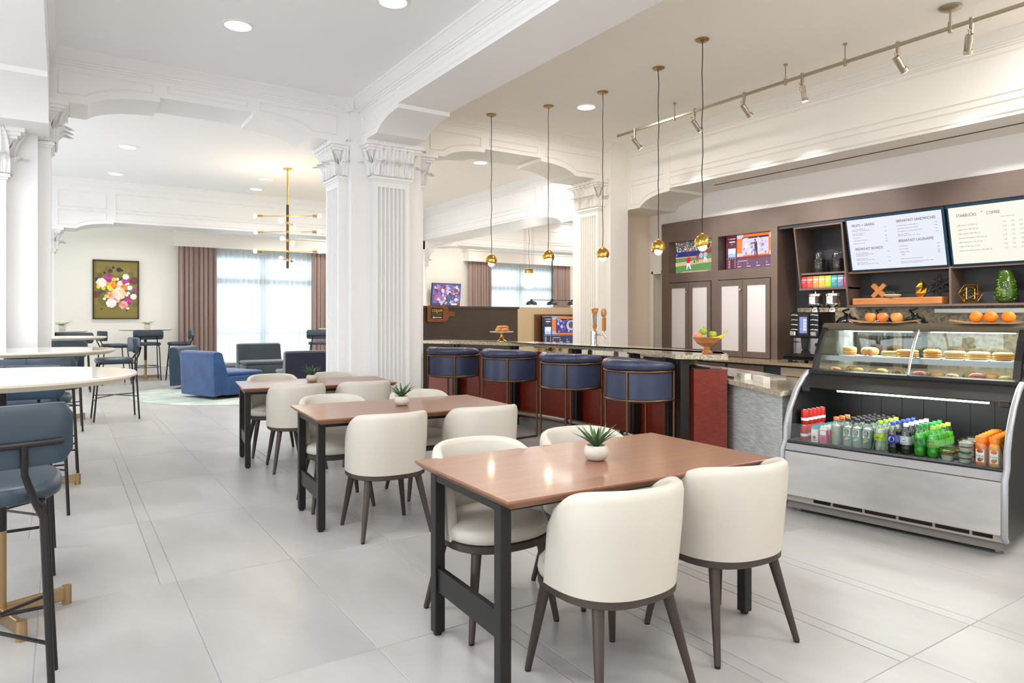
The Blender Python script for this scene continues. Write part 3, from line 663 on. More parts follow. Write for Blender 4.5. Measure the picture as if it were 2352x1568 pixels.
def flower(x, z, r, cols, n=7):
    for ring, rr in ((1, r), (0, r * .55)):
        for k in range(n):
            a = 2 * math.pi * k / n + ring * .4 + x * 9; P.disc(x + rr * .62 * math.cos(a), z + rr * .62 * math.sin(a), rr * .5, cols[(k + ring) % len(cols)], n=10, wob=.08)
    P.disc(x, z, r * .28, cols[-1], n=10)
OR = [(240, 120, 40), (246, 150, 50), (228, 90, 36), (250, 176, 60)]; YE = [(248, 214, 50), (240, 196, 40), (252, 226, 96)]; PI = [(232, 160, 150), (240, 184, 168), (222, 130, 130)]; MA = [(182, 54, 130), (150, 50, 130), (204, 80, 150)]; WH = [(246, 244, 234), (232, 230, 220), (252, 250, 244)]; PE = [(252, 226, 196), (250, 206, 168), (255, 240, 220)]
for x, z, r, cl in ((-.18, .17, .11, OR), (-.08, .06, .10, YE), (-.02, .10, .08, OR), (.12, .12, .10, PE), (.17, .06, .07, OR), (-.16, .27, .09, MA), (.20, .20, .08, MA), (-.30, .16, .10, WH), (.20, .31, .065, WH), (-.02, -.22, .10, PI), (-.12, -.14, .08, PI), (.06, -.09, .135, PE), (.24, -.26, .09, MA), (.15, -.36, .09, PI), (-.10, -.32, .10, WH), (.36, -.16, .065, WH), (.28, .05, .055, WH), (.40, .0, .04, MA), (-.20, -.16, .04, YE), (-.36, .06, .04, YE), (-.26, .03, .04, YE), (-.04, .24, .045, YE), (.25, -.08, .035, WH), (.22, -.13, .03, WH), (.25, .14, .025, WH), (.21, .13, .025, WH), (-.24, -.22, .03, WH), (.24, -.44, .03, PE), (.03, .25, .03, WH)): flower(x, z, r, cl)
P.o('canvas', ltprint, t)

# chandelier
t = thing('chandelier', 'brass and black stem chandelier with crossed arms and small bulbs', 'chandelier', (3.22, 11.81, 0))
G().lathe([(.075, ZN), (.075, ZN - .02), (.01, ZN - .025)], 20).o('canopy', gold, t, 40)
G().cyl((0, 0, 3.33), (0, 0, ZN - .02), .011).o('upper_rod', gold, t, 40); G().cyl((0, 0, 2.25), (0, 0, 3.33), .022, n=12).o('stem', darkwood, t, 40)
bulb = mat('lit_bulb', (255, 246, 226), .3, emit=((255, 222, 168), 14))
for k, (z, a0) in enumerate(((3.14, -33), (3.02, 57), (2.87, -35), (2.72, 60), (2.54, -32), (2.39, 57))):
    a = R(a0); ln = .46 if k % 2 == 0 else .25
    d = Vector((math.cos(a), math.sin(a), 0))
    ar = G().tube([-d * ln + Vector((0, 0, z)), d * ln + Vector((0, 0, z))], .006, 6).cyl((0, 0, z - .02), (0, 0, z + .02), .026).o('arm', gold, t, 40)
    for s_ in (-1, 1):
        G().cyl(d * s_ * (ln - .03) + Vector((0, 0, z)), d * s_ * (ln + .05) + Vector((0, 0, z)), .022).o('socket', brass, ar, 40)
        G().ball(d * s_ * (ln + .085) + Vector((0, 0, z)), .036).o('bulb', bulb, ar, 60)
point('chandelier_lamp', (3.22, 11.81, 2.8), 22, (1.0, .85, .65), .4)
# ================================================================= THE BAR
BP = [Vector(p) for p in ((4.31, 8.92), (4.70, 8.12), (4.96, 7.28), (5.06, 6.4), (5.03, 5.55), (4.87, 4.88), (4.59, 4.29))]
def bar_curve(n=8):
    Q = [BP[0] * 2 - BP[1]] + BP + [BP[-1] * 2 - BP[-2]]; out = []
    for i in range(1, len(Q) - 2):
        for k in range(n):
            t = k / n; a, b, c_, d = Q[i - 1], Q[i], Q[i + 1], Q[i + 2]
            out.append(.5 * ((2 * b) + (c_ - a) * t + (2 * a - 5 * b + 4 * c_ - d) * t * t + (3 * b - a - 3 * c_ + d) * t ** 3))
    return out + [BP[-1]]
BC = bar_curve()
def off(o, i0=0, i1=None):
    out = []
    for i, p in enumerate(BC):
        t = (BC[min(i + 1, len(BC) - 1)] - BC[max(i - 1, 0)]).normalized(); out.append((p.x - t.y * o, p.y + t.x * o))
    return out[i0:i1]
granite = mat('speckled_granite', (206, 198, 176), .14, noise=(70, (150, 138, 112), None, 8, .42, .62), coat=.3)
redwood = mat('red_stained_wood', (140, 46, 26), .28, noise=(9, (104, 30, 17), (2, 2, 14), 5, .3, .7), coat=.3)
bar = thing('bar', 'curved red wood bar with raised stone counter and black posts', 'bar')
top = off(0) + [(4.87, 3.94), (5.30, 4.36)] + off(.5)[::-1]
G().prism(top, 'z', 1.045, 1.085).o('counter', granite, bar)
nB = len(BC); cuts = [0, 7, 16, 25, 34, 43, nB - 1]
for a, b in zip(cuts[:-1], cuts[1:]):
    b_ = b + 1
    G().prism(off(.17, a, b_) + off(.30, a, b_)[::-1], 'z', .10, .955).o('front_panel', redwood, bar)
G().prism([off(.17)[-1], (4.93, 4.00), (5.09, 4.12), off(.30)[-1]], 'z', .10, .955).o('end_panel', redwood, bar)
plm = mat('steel_kick_plinth', (176, 176, 174), .4, .6)
G().prism(off(.20) + [(4.96, 4.02), (5.08, 4.12)] + off(.30)[::-1], 'z', 0, .10).o('plinth', plm, bar)
G().prism(off(.15) + off(.32)[::-1], 'z', .955, .965).o('ledge', blackm, bar)
dk = mat('dark_bronze_post', (44, 36, 33), .4, .3)
for k in (5, 14, 24, 34, 43, 47):
    p = off(.0)[k]; t_ = (BC[min(k + 1, nB - 1)] - BC[k - 1]).normalized(); nrm = Vector((-t_.y, t_.x))
    q0 = Vector(p) + nrm * .06; M = Matrix(((t_.x, nrm.x, 0, q0.x), (t_.y, nrm.y, 0, q0.y), (0, 0, 1, 0), (0, 0, 0, 1)))
    G().box(-.045, 0, 0, -.008, .08, 1.045).box(.008, 0, 0, .045, .08, 1.045).box(-.008, .03, 0, .008, .08, 1.045).box(-.06, -.02, 1.03, .06, .2, 1.045).xf(M).o('post', dk, bar)
    if k < 47: G().box(-.02, -.10, .17, .02, 0, .19).cyl((-.03, -.10, .19), (.03, -.10, .19), .032, n=12).xf(M).o('rail_bracket', dk, bar)
G().tube([(x, y, .19) for x, y in off(-.04)[2:-3]], .026, 12).o('foot_rail', steel, bar, 60)
G().prism(off(.55) + off(1.05)[::-1], 'z', .84, .88).o('work_counter', steel, bar)
G().prism(off(.34) + off(.54)[::-1], 'z', .90, .93).o('drip_shelf', steel, bar)
rb_ = random.Random(2)
for k in (17, 20, 23, 27, 36, 38, 41):    # odds and ends glimpsed under the counter
    p = off(.42)[k]; tag(G().lathe([(.028, 0), (.03, .07), (.012, .09), (.012, .11)], 12).o('bar_bottle', mat('bar_bottle_%d' % (k % 3), ((200, 200, 190), (90, 60, 40), (180, 170, 90))[k % 3], .2), smooth=50), 'small %s bottle under the bar counter, %s from the column' % (('clear', 'brown', 'yellow')[k % 3], {17: 'first', 20: 'second', 23: 'third', 27: 'fourth', 36: 'fifth', 38: 'sixth', 41: 'seventh'}[k]), 'bottle', 'bottles under the bar counter').location = (p[0], p[1], .93)

# low service counter between the bar and the display case
lc = thing('service_counter', 'low stone counter with grey grasscloth front between bar and display case', 'counter')
G().prism([(5.04, 4.20), (4.80, 3.66), (4.50, 3.16), (5.25, 3.26), (5.60, 4.05)], 'z', .825, .862).o('counter', granite, lc)
grass = mat('grey_grasscloth', (210, 212, 208), .7, noise=(5, (160, 167, 170), (1.6, 1.6, 42), 5, .36, .64), bump=(40, .3, (1, 1, 20)))
G().prism([(5.12, 4.20), (4.86, 3.66), (4.58, 3.20), (5.22, 3.30), (5.5, 4.0)], 'z', .0, .825).o('front_panel', grass, lc)
for x, y, a, wd in ((5.06, 4.0, 66, .07), (4.93, 3.72, 62, .10)):
    q = G().box(-wd, -.03, 0, wd, .03, .05).xf(Matrix.Translation((x + .1, y, .862)) @ Matrix.Rotation(R(a), 4, 'Z')).o('sign_block', mat('acrylic_white', (236, 234, 226), .2))
    tag(q, 'small white block on the low stone counter, %s' % ('at the bar end' if y > 3.9 else 'closer to the display case'), 'sign')

# bar stools
nav = mat('indigo_leather', (58, 65, 92), .34, noise=(3, (51, 58, 84)), spec=.5)
def make_bar_stool(label, loc, rz, first=[]):
    if first: return dup(first[0], loc, rz, label)
    t = thing('bar_stool', label, 'stool', loc, rz, 'barrel stools along the bar'); r = .315; A = R(132)    # faces +y
    at = lambda ph, rr, z: (rr * math.sin(ph), -rr * math.cos(ph) * 1.0, z)
    angs = [-A + 2 * A * i / 32 for i in range(33)]
    G().loft([[at(p, r, .685), at(p, r, .945), at(p, r - .05, .945), at(p, r - .05, .685)] for p in angs]).o('backrest', nav, t, 40)
    def rim(p):
        f = abs(p) / A; rr = .052 * (1 - .35 * max(0, f - .55) / .45); z = .992 - .03 * max(0, f - .5)
        return [at(p, r - .02 + rr * math.cos(2 * math.pi * k / 12), z + rr * math.sin(2 * math.pi * k / 12)) for k in range(12)]
    b = G().loft([rim(p) for p in angs]).o('top_roll', nav, t, 60)
    for p in (-R(60), 0, R(60)):
        G().tube([at(p, r - .02 + .0535 * math.cos(q), .992 + .0535 * math.sin(q)) for q in [k * 2 * math.pi / 14 for k in range(15)]], .0018, 4).o('seam', nav, b)
    G().lathe([(.28, .66), (.295, .68), (.295, .735), (.27, .76), (.01, .768)], 32).o('seat', nav, t, 60)
    fr_ = G()
    for z in (.937, .682): fr_.tube([at(p, r + .010, z) for p in angs], .011, 8)
    fr_.o('frame_hoop', bronze, t, 60)
    for p in (-R(128), -R(42), R(42), R(128)):
        top_ = .945
        l = G(); l.tube([at(p, r + .012, 0.012), at(p, r + .012, top_)], .011, 8); l.o('leg', bronze, t, 60)
    x1, y1, _ = at(R(128), r + .012, 0); x0, y0, _ = at(R(42), r + .012, 0)
    for s_ in (-1, 1): G().beam((s_ * x0, y0, .010), (s_ * x1, y1, .010), .02, .02).o('sled_runner', bronze, t)
    G().beam((-x1, y1, .27), (x1, y1, .27), .018, .018).o('footrest', bronze, t)
    first.append(t); return t
B = 'indigo leather barrel bar stool with brass frame, '
make_bar_stool(B + 'farthest along the bar, beside the fluted column', (4.20, 7.72, 0), -68)
make_bar_stool(B + 'second along the bar from the column', (4.48, 6.83, 0), -80)
make_bar_stool(B + 'third along the bar from the column', (4.55, 5.74, 0), -90)
make_bar_stool(B + 'at the open end, under the fruit bowl', (4.45, 4.60, 0), -106)

# things on the bar
ck = thing('cake_stand', 'brass pedestal cake stand on the bar, loaded with pastries', 'stand', (5.08, 7.95, 1.085))
G().lathe([(.07, 0), (.07, .008), (.03, .03), (.016, .08), (.02, .12), (.03, .125)], 24).o('pedestal', gold, ck, 60)
G().lathe([(.03, .122), (.165, .126), (.165, .138), (.01, .138)], 36).o('plate', mat('pink_marble', (214, 182, 160), .3), ck, 40)
pasm = mat('baked_pastry', (212, 158, 96), .6, noise=(14, (176, 112, 58)), bump=(40, .4))
for k, (x, y, z, rz) in enumerate(((-.07, -.03, 0, 20), (.02, -.05, 0, -15), (.08, .0, 0, 40), (-.02, .06, 0, 80), (-.03, -.01, .035, 10), (.05, .01, .035, -30))):
    g = G(); g.loft([[(x_ , .030 * math.cos(a) * s_, .022 + .022 * math.sin(a) * s_) for a in [q * math.pi / 5 for q in range(10)]] for x_, s_ in ((-.065, .25), (-.05, .7), (-.025, 1.0), (0, 1.12), (.025, 1.0), (.05, .7), (.065, .25))])
    o = tag(g.o('pastry', pasm, smooth=60), 'golden pastry piled on the brass cake stand', 'pastry', 'pastries on the cake stand'); o.location = (5.08 + x, 7.95 + y, 1.223 + z); o.rotation_euler = (0, 0, R(rz))
tp = thing('beer_tap', 'steel beer tower with two tap handles on the bar', 'beer tap', (5.30, 6.25, 1.085))
G().cyl((0, 0, 0), (0, 0, .17), .037, n=20).cyl((0, 0, 0), (0, 0, .012), .05, n=20).o('tower', chrome, tp, 40)
for s_, col, nm in ((-1, (188, 122, 50), 'paddle'), (1, (190, 140, 84), 'leaf')):
    fx, fy = (-.045, -.07) if s_ < 0 else (.10, -.066)
    fc = G().tube([(fx * .3, fy * .3, .125), (fx, fy, .125), (fx * 1.25, fy * 1.25, .08)], [.014, .013, .008], 8).cyl((fx, fy, .12), (fx, fy, .17), .009).o('faucet', chrome, tp, 60)
    hm = mat('tap_handle_' + nm, col, .35)
    if s_ < 0:
        h = G().cyl((fx, fy, .165), (fx, fy, .20), .014).loft([[(fx + a * w_, fy + b * .012, z) for a, b in ((-1, -1), (1, -1), (1, 1), (-1, 1))] for z, w_ in ((.195, .016), (.235, .024), (.25, .018), (.38, .026), (.39, .036), (.43, .044), (.44, .03))]).o('tap_handle', hm, tp)
        G().box(fx - .02, fy - .016, .265, fx + .02, fy - .011, .365).o('badge', mat('badge_blue', (120, 164, 176), .4), h)
        text('ZERO', .022, (fx, fy - .0125, .402), mat('badge_print', (240, 226, 170), .5), h, 'CENTER')
    else:
        h = G().box(fx - .024, fy - .011, .175, fx + .024, fy + .011, .325).cyl((fx, fy, .16), (fx, fy, .18), .01).ball((fx, fy, .385), .036, .02, .058).o('tap_handle', hm, tp, 50)
        G().ball((fx, fy + .008, .385), .0365, .016, .058).o('dark_back', mat('tap_dark', (46, 30, 20), .4), h, 50)
        text('LANDSHARK', .026, (fx + .009, fy - .0125, .18), mat('badge_print2', (110, 70, 36), .5), h, rot=(90, -90, 0))
fbw = thing('fruit_bowl', 'footed wooden bowl of fruit at the end of the bar', 'bowl', (4.96, 4.25, 1.085))
wood2 = mat('acacia_wood', (188, 130, 78), .35, noise=(5, (150, 92, 52), (1, 1, 5), 5, .35, .6))
G().lathe([(.045, 0), (.05, .01), (.028, .035), (.032, .06), (.09, .09), (.125, .14), (.128, .148), (.12, .146), (.085, .10), (.005, .075)], 32).o('bowl', wood2, fbw, 50)
gapple = mat('green_apple', (148, 176, 50), .3, noise=(4, (170, 190, 80))); ban = mat('banana_yellow', (224, 206, 70), .45); peach = mat('peach_skin', (226, 150, 110), .5)
def apple(label, loc, m, r=.037, grp=None):
    t = thing('apple', label, 'fruit', loc, 0, grp)
    G().lathe([(.004, .008), (.018, .001), (.032, .014), (.037, .034), (.034, .052), (.024, .064), (.012, .065), (.003, .058)], 20).o('flesh', m, t, 70)
    G().tube([(0, 0, .058), (.004, 0, .078)], .0018, 5).o('stem', darkwood, t); t.scale = (r / .037,) * 3; return t
apple('green apple on top of the pile in the fruit bowl', (4.94, 4.28, 1.255), gapple); apple('green apple beside the bananas in the fruit bowl', (5.0, 4.22, 1.225), gapple)
apple('pink apple at the rim of the fruit bowl', (4.885, 4.29, 1.21), peach)
for k, (dx, dz) in enumerate(((0, 0), (.025, .006))):
    pts = [(4.935 + .10 * t + dx * .3, 4.20 - .075 * t - dx, 1.222 + dz + .05 * (1.3 * t - .35) ** 2) for t in [i / 8 for i in range(9)]]
    b = thing('banana', 'yellow banana lying over the rim of the fruit bowl', 'fruit', group='bananas in the fruit bowl')
    G().tube(pts, [.006, .011, .014, .015, .015, .014, .012, .008, .005], 7).o('peel', ban, b, 70); G().tube([pts[-1], (pts[-1][0] + .008, pts[-1][1] - .004, pts[-1][2] + .03)], .004, 5).o('stem', gapple, b)

# pendants over the bar
cord = mat('dark_fabric_cord', (48, 38, 32), .8); wbulb = mat('warm_globe_bulb', (255, 240, 214), .25, emit=((255, 206, 140), 4))
for k, (x, y, z, n) in enumerate(((4.61, 7.46, 2.152, 'first from the fluted column'), (5.01, 6.77, 2.171, 'second from the fluted column'), (5.22, 6.0, 2.149, 'third, in the middle of the row'), (5.20, 5.10, 2.151, 'fourth from the fluted column, by the baseball screen'), (5.01, 4.35, 2.121, 'fifth, closest to the display case'))):
    t = thing('pendant_lamp', 'brass ball pendant lamp over the bar, ' + n, 'pendant lamp', (x, y, 0), (k * 67) % 360, 'brass pendants over the bar')
    G().lathe([(.062, ZB), (.062, ZB - .012), (.055, ZB - .018), (.005, ZB - .02)], 24).o('canopy', brass, t, 40)
    G().tube([(.004 * math.sin(i * 1.9 + k), .004 * math.cos(i * 2.3), z + .06 + (ZB - .02 - z - .06) * i / 12) for i in range(13)], .0042, 6).o('cord', cord, t, 60)
    r = .074
    sh_ = G(); N_ = 28
    for rr in (r, r - .004):
        sh_.loft([[(rr * math.sin(a) * math.cos(q), rr * math.sin(a) * math.sin(q), z + rr * math.cos(a) - (.018 * (math.sin(q * 1.0) ** 2) * (i / 10) ** 2)) for q in [2 * math.pi * j / N_ for j in range(N_)]] for i, a in enumerate([.12 + (2.02 - .12) * i / 10 for i in range(11)])], caps=False)
    sh_.cyl((0, 0, z + r - .006), (0, 0, z + r + .012), .012); sh_.o('shade', gold, t, 60)
    G().ball((0, 0, z - .042), .043).o('bulb', wbulb, t, 70)
    point('pendant_bulb_light', (x, y, z - .12), 1.6, (1.0, .80, .56), .04)

# track lights
tr = thing('track_light', 'long satin nickel track with swivelling spot heads below the bar ceiling', 'track light')
TX, TZ = 6.22, 3.842
G().rbox(TX - .011, .4, TZ - .016, TX + .011, 6.86, TZ + .016, .004, 1).o('rail', nickel, tr)
for y in (5.83, 4.31, 3.67, 1.3): G().cyl((TX, y, TZ), (TX, y, ZB), .006).cyl((TX, y, TZ - .035), (TX, y, TZ + .03), .016).cyl((TX, y, ZB - .012), (TX, y, ZB), .02).o('stem', nickel, tr, 40)
G().cyl((TX, 2.75, TZ), (TX, 2.75, ZB), .009).cyl((TX, 2.75, TZ - .04), (TX, 2.75, TZ + .05), .018).lathe([(.085, ZB), (.085, ZB - .014), (.06, ZB - .03), (.03, ZB - .04)], 24, (TX, 2.75, 0)).o('power_canopy', nickel, tr, 40)
lamp_on = mat('spot_lens_lit', (255, 250, 240), .3, emit=((255, 246, 228), 8)); lamp_dim = mat('spot_lens', (240, 236, 226), .2, emit=((255, 244, 220), 1.2))
for y, a, lit in ((6.52, 1, 1), (5.52, 1, 1), (4.82, 1, 0), (4.12, 0, 0), (3.18, 1, 1), (2.59, 2, 0), (1.0, 1, 0)):
    h = G().cyl((TX, y, TZ - .06), (TX, y, TZ + .03), .017).cyl((TX, y, TZ - .10), (TX, y, TZ - .06), .012)
    d = {0: Vector((.03, -.02, -.2)), 1: Vector((.14, -.03, -.14)), 2: Vector((.10, .06, -.17))}[a].normalized()
    p0 = Vector((TX - .03, y, TZ - .115)) if a else Vector((TX, y, TZ - .10)); p1 = p0 + d * .07; p2 = p0 + d * .125; p3 = p0 + d * .155
    h.tube([(TX, y, TZ - .09), (TX - .02, y + .035, TZ - .12), tuple(p1 + Vector((0, .03, 0))), tuple(p2 + Vector((0, .03, 0)))], .006, 6).tube([(TX, y, TZ - .08), (TX - .06, y, TZ - .08), tuple(p0)], .004, 6)
    hd = h.cyl(p0, p1, .027, n=16).cyl(p1, p2, .02, n=16).cyl(p2, p3, .033, .036, 18).o('spot_head', nickel, tr, 40)
    G().cyl(p3 - d * .004, p3 + d * .002, .032, n=18).o('lens', lamp_on if lit else lamp_dim, hd, 40)
    l = bpy.data.lights.new('spot_lamp', 'SPOT'); l.energy = 75; l.color = SOFT; l.spot_size = R(58); l.spot_blend = .8; l.shadow_soft_size = .03
    o = bpy.data.objects.new('spot_lamp', l); o.location = p3 + d * .01; o.rotation_euler = d.to_track_quat('-Z', 'Y').to_euler(); C.objects.link(o)

# room beyond the bar
par = mat('brown_partition', (76, 62, 54), .5, noise=(3, (70, 57, 49)))
pt = thing('partition', 'dark brown half-height partition behind the bar', 'partition', (4.0, 9.55, 0), 4)
G().box(0, 0, 0, 2.55, .12, 1.56).o('panel', par, pt); G().box(-.02, -.02, 1.56, 2.57, .14, 1.595).o('cap_rail', par, pt)
sg = thing('cutting_board_sign', 'wooden paddle board sign with yellow lettering and an arrow, on the brown partition', 'sign', (4.93, 9.585, 1.475), 4)
bw = mat('walnut_board', (150, 88, 50), .4, noise=(5, (122, 66, 36), (1, 1, 8), 5, .35, .65))
G().prism([(-.19, -.115), (-.17, -.13), (.14, -.13), (.18, -.10), (.20, -.04), (.30, -.035), (.32, 0), (.30, .03), (.20, .035), (.18, .10), (.14, .13), (-.17, .13), (-.19, .115)], 'y', -.02, 0).o('board', bw, sg)
G().box(-.13, -.024, -.08, .09, -.019, .09).o('slate', mat('dark_slate', (58, 44, 34), .6), sg)
yel = mat('yellow_lettering', (236, 206, 52), .5); wht = mat('white_lettering', (250, 246, 230), .5)
text('CREAM', .058, (-.02, -.0245, .025), yel, sg, 'CENTER'); text('&', .03, (-.02, -.0245, .006), yel, sg, 'CENTER'); text('SUGAR', .052, (-.02, -.0245, -.03), mat('gold_lettering', (150, 118, 40), .5), sg, 'CENTER')
G().prism([(-.105, -.06), (-.075, -.043), (-.075, -.055), (.06, -.055), (.06, -.065), (-.075, -.065), (-.075, -.077)], 'y', -.0252, -.0245).o('arrow', wht, sg)
bth = thing('booth_wall', 'cream rounded booth wall with a framed screen, beyond the bar', 'booth', (6.75, 10.2, 0), 4)
pts = [(0, 0), (2.4, 0), (2.4, 1.6), (.22, 1.6)] + [(.22 - .22 * math.sin(R(a)), 1.38 + .22 * math.cos(R(a))) for a in range(10, 91, 10)]
G().prism(pts, 'y', 0, .15).o('panel', mat('buff_laminate', (226, 204, 168), .5), bth)
G().box(.5, -.05, .86, 1.6, -.005, 1.47).o('timber_frame', mat('brown_timber', (116, 76, 46), .5), bth)
for k in range(4):
    G().ball((.62 + k * .17, -.03, .80), .035, .03).o('knob', brass, bth, 60)
def tv(name, label, loc, rz, wd, ht, P, rx=0):
    t = thing(name, label, 'television', loc, rz); t.rotation_euler = (R(rx), 0, R(rz))
    G().rbox(-wd / 2 - .012, 0, -ht / 2 - .02, wd / 2 + .012, .045, ht / 2 + .012, .006, 1).o('casing', blackgloss, t); s_ = P.o('screen', scr, t); s_.location = (0, -.002, 0); return t
# weather channel picture, used twice
def weather(wd, ht, blue=False):
    P = Print(); X = lambda a: (a - .5) * wd; Z = lambda a: (a - .5) * ht
    bgc = (36, 48, 78) if blue else (96, 34, 56); P.rect(X(0), Z(0), X(1), Z(1), bgc)
    P.rect(X(.23), Z(.32), X(1), Z(1), (246, 132, 48) if not blue else (226, 130, 70))
    for a, b, c_, d in ((.23, .9, .36, 1), (.23, .36, .36, .46), (.88, .86, 1, 1), (.88, .36, 1, .48)): P.rect(X(a), Z(b), X(c_), Z(d), (222, 214, 224) if not blue else (150, 190, 214))
    P.rect(X(.34), Z(.40), X(.86), Z(.93), (224, 214, 236) if not blue else (70, 56, 132)); q = random.Random(4)
    for k in range(40): P.disc(X(q.uniform(.38, .83)), Z(q.uniform(.44, .88)), wd * q.uniform(.01, .03), q.choice([(200, 186, 224), (236, 232, 244), (160, 130, 196), (242, 238, 248)]) if not blue else q.choice([(90, 76, 160), (196, 196, 220), (120, 110, 170)]), n=8)
    P.rect(X(.34), Z(.88), X(.86), Z(.93), (70, 26, 70)); P.rect(X(.36), Z(.885), X(.46), Z(.905), (250, 240, 240)); P.disc(X(.66), Z(.89), wd * .012, (250, 200, 60))
    P.rect(X(.23), Z(.30), X(1), Z(.36), (150, 36, 40) if not blue else (180, 96, 60)); P.rect(X(.23), Z(0), X(1), Z(.29), (112, 74, 112) if not blue else (44, 62, 96))
    if not blue:   # presenter pointing at the map
        s_ = (58, 28, 48)
        P.poly([(X(.585), Z(.33)), (X(.605), Z(.33)), (X(.61), Z(.55)), (X(.63), Z(.33)), (X(.655), Z(.33)), (X(.645), Z(.62)), (X(.64), Z(.74)), (X(.62), Z(.79)), (X(.60), Z(.79)), (X(.585), Z(.76)), (X(.53), Z(.73)), (X(.53), Z(.715)), (X(.585), Z(.72)), (X(.588), Z(.6))], s_)
        P.disc(X(.602), Z(.82), wd * .016, (120, 76, 62), wd * .022); P.poly([(X(.60), Z(.79)), (X(.612), Z(.79)), (X(.606), Z(.72))], (240, 232, 236))
    else: P.disc(X(.72), Z(.68), wd * .1, (190, 190, 200)); P.disc(X(.75), Z(.7), wd * .07, (80, 80, 96))
    P.disc(X(.055), Z(.92), wd * .015, (236, 70, 60)); P.rect(X(.08), Z(.905), X(.20), Z(.93), (226, 200, 210)); P.rect(X(.07), Z(.81), X(.19), Z(.845), (250, 240, 244)); P.rect(X(.11), Z(.74), X(.14), Z(.76), (226, 200, 210))
    P.rect(X(.045), Z(.36), X(.205), Z(.63), (176, 204, 246)); P.poly([(X(.045), Z(.63)), (X(.205), Z(.63)), (X(.205), Z(.5)), (X(.15), Z(.44)), (X(.12), Z(.5)), (X(.045), Z(.46))], (232, 238, 250))
    for k in range(4): P.disc(X(.05 + .048 * k), Z(.325), wd * .011, (226, 210, 224), n=8)
    for k in range(5): P.rect(X(.045), Z(.245 - .05 * k), X(.09), Z(.265 - .05 * k), (232, 216, 226)); P.rect(X(.18), Z(.245 - .05 * k), X(.2), Z(.265 - .05 * k), (232, 216, 226))
    P.rect(X(.25), Z(.22), X(.45), Z(.235), (240, 226, 236))
    for k in range(4):
        a = .26 + .19 * k; P.disc(X(a), Z(.15), wd * .018, (196, 130, 96), n=10)
        P.rect(X(a - .02), Z(.055), X(a + .06), Z(.075), (236, 226, 236))
    return P
for (nm, lb_, loc, rz, wd, ht, bl, rx) in (('television', 'small framed television showing weather in blue tones, in the cream booth wall', (7.81, 10.13, 1.175), 4, .92, .50, True, 0),):
    o = tv(nm, lb_, loc, rz, wd, ht, weather(wd, ht, bl), rx)
P = Print(); q = random.Random(8); P.rect(-.53, -.33, .53, .33, (88, 92, 150))
for k in range(160):
    P.disc(q.uniform(-.46, .46), q.uniform(-.27, .27), q.uniform(.02, .07), q.choice([(220, 120, 150), (120, 140, 210), (236, 220, 230), (80, 120, 110), (200, 196, 220), (150, 110, 190), (90, 80, 120), (230, 80, 120)]), n=7, wob=.25)
P.rect(-.53, -.33, -.2, -.26, (60, 70, 140)); P.rect(.2, -.32, .42, -.27, (240, 240, 246)); P.rect(.44, -.33, .5, -.25, (226, 40, 60))
tv('television', 'television with a bright blurred picture on the far wall, above the brown partition', (9.84, 18.54, 2.11), 8, 1.06, .66, P, 6)
gl = thing('globe_pendant', 'white glass globe pendant on thin wires beyond the bar', 'pendant lamp', (9.13, 13.1, 0)); opal = mat('opal_glass_lit', (255, 252, 240), .3, emit=((255, 246, 220), 2.2))
G().ball((0, 0, 2.27), .188, n=24, m=14).o('globe', opal, gl, 70); G().lathe([(.10, 2.44), (.10, 2.51), (.08, 2.52), (.15, 2.525), (.15, 2.535), (.005, 2.54)], 24).o('collar', gold, gl, 40)
for k in range(4): G().tube([(.13 * math.cos(k * 1.57 + .4), .13 * math.sin(k * 1.57 + .4), 2.53), (.13 * math.cos(k * 1.57 + .4), .13 * math.sin(k * 1.57 + .4), ZN)], .003, 4).o('wire', gold, gl)
G().tube([(.006 * math.sin(i * 2), 0, 2.54 + (ZN - 2.54) * i / 8) for i in range(9)], .004, 5).o('cord', cord, gl)
dm = thing('dome_pendant', 'black bar lamp with three dome shades beyond the bar', 'pendant lamp', (13.1, 17.5, .07), -8); dm.scale = (1.35, 1.35, .98); blkm = mat('black_dome_metal', (36, 34, 33), .35)
G().cyl((0, 0, 1.98), (0, 0, ZN), .014).cyl((0, 0, ZN - .03), (0, 0, ZN), .08, n=20).o('rod', blkm, dm, 40); G().cyl((-.58, 0, 1.93), (.58, 0, 1.93), .012).ball((0, 0, 1.95), .03).o('crossbar', blkm, dm, 40)
for x in (-.55, 0, .55):
    s_ = G().lathe([(.008, 1.915), (.03, 1.91), (.09, 1.88), (.125, 1.83), (.135, 1.77), (.13, 1.77), (.12, 1.83), (.085, 1.872), (.01, 1.90)], 24, (x, 0, 0)).cyl((x, 0, 1.9), (x, 0, 1.955), .022).o('dome_shade', blkm, dm, 50)
    G().ball((x, 0, 1.80), .04).o('bulb', wbulb, s_, 60)
point('globe_light', (9.0, 12.75, 2.2), 14, WARM, .1)
# ================================================================= COFFEE WALL (faces -x; local x runs towards the viewer's right)
XH = 7.85
brn = mat('brown_laminate', (108, 90, 80), .42, noise=(3, (101, 84, 75))); dkb = mat('charcoal_laminate', (50, 50, 55), .45)
frost = mat('frosted_panel', (216, 208, 206), .35)
cb = thing('tall_cabinet', 'brown tall cabinet unit with two screen niches over pale panel doors', 'cabinet', (XH, 7.62, 0), -90)
def cy_(y): return 7.62 - y          # world y -> local x
L_ = cy_(5.56)
f = G(); n1, n2 = (cy_(7.48), cy_(6.65)), (cy_(6.53), cy_(5.66))
f.box(0, 0, .863, n1[0], .40, 2.87).box(n1[1], 0, .86, n2[0], .40, 2.87).box(n2[1], 0, .86, L_, .40, 2.87)
for a, b in (n1, n2): f.box(a, 0, 2.57, b, .40, 2.87).box(a, 0, 1.95, b, .40, 2.09).box(a, .26, .86, b, .40, 2.57)
f.o('carcass', brn, cb)
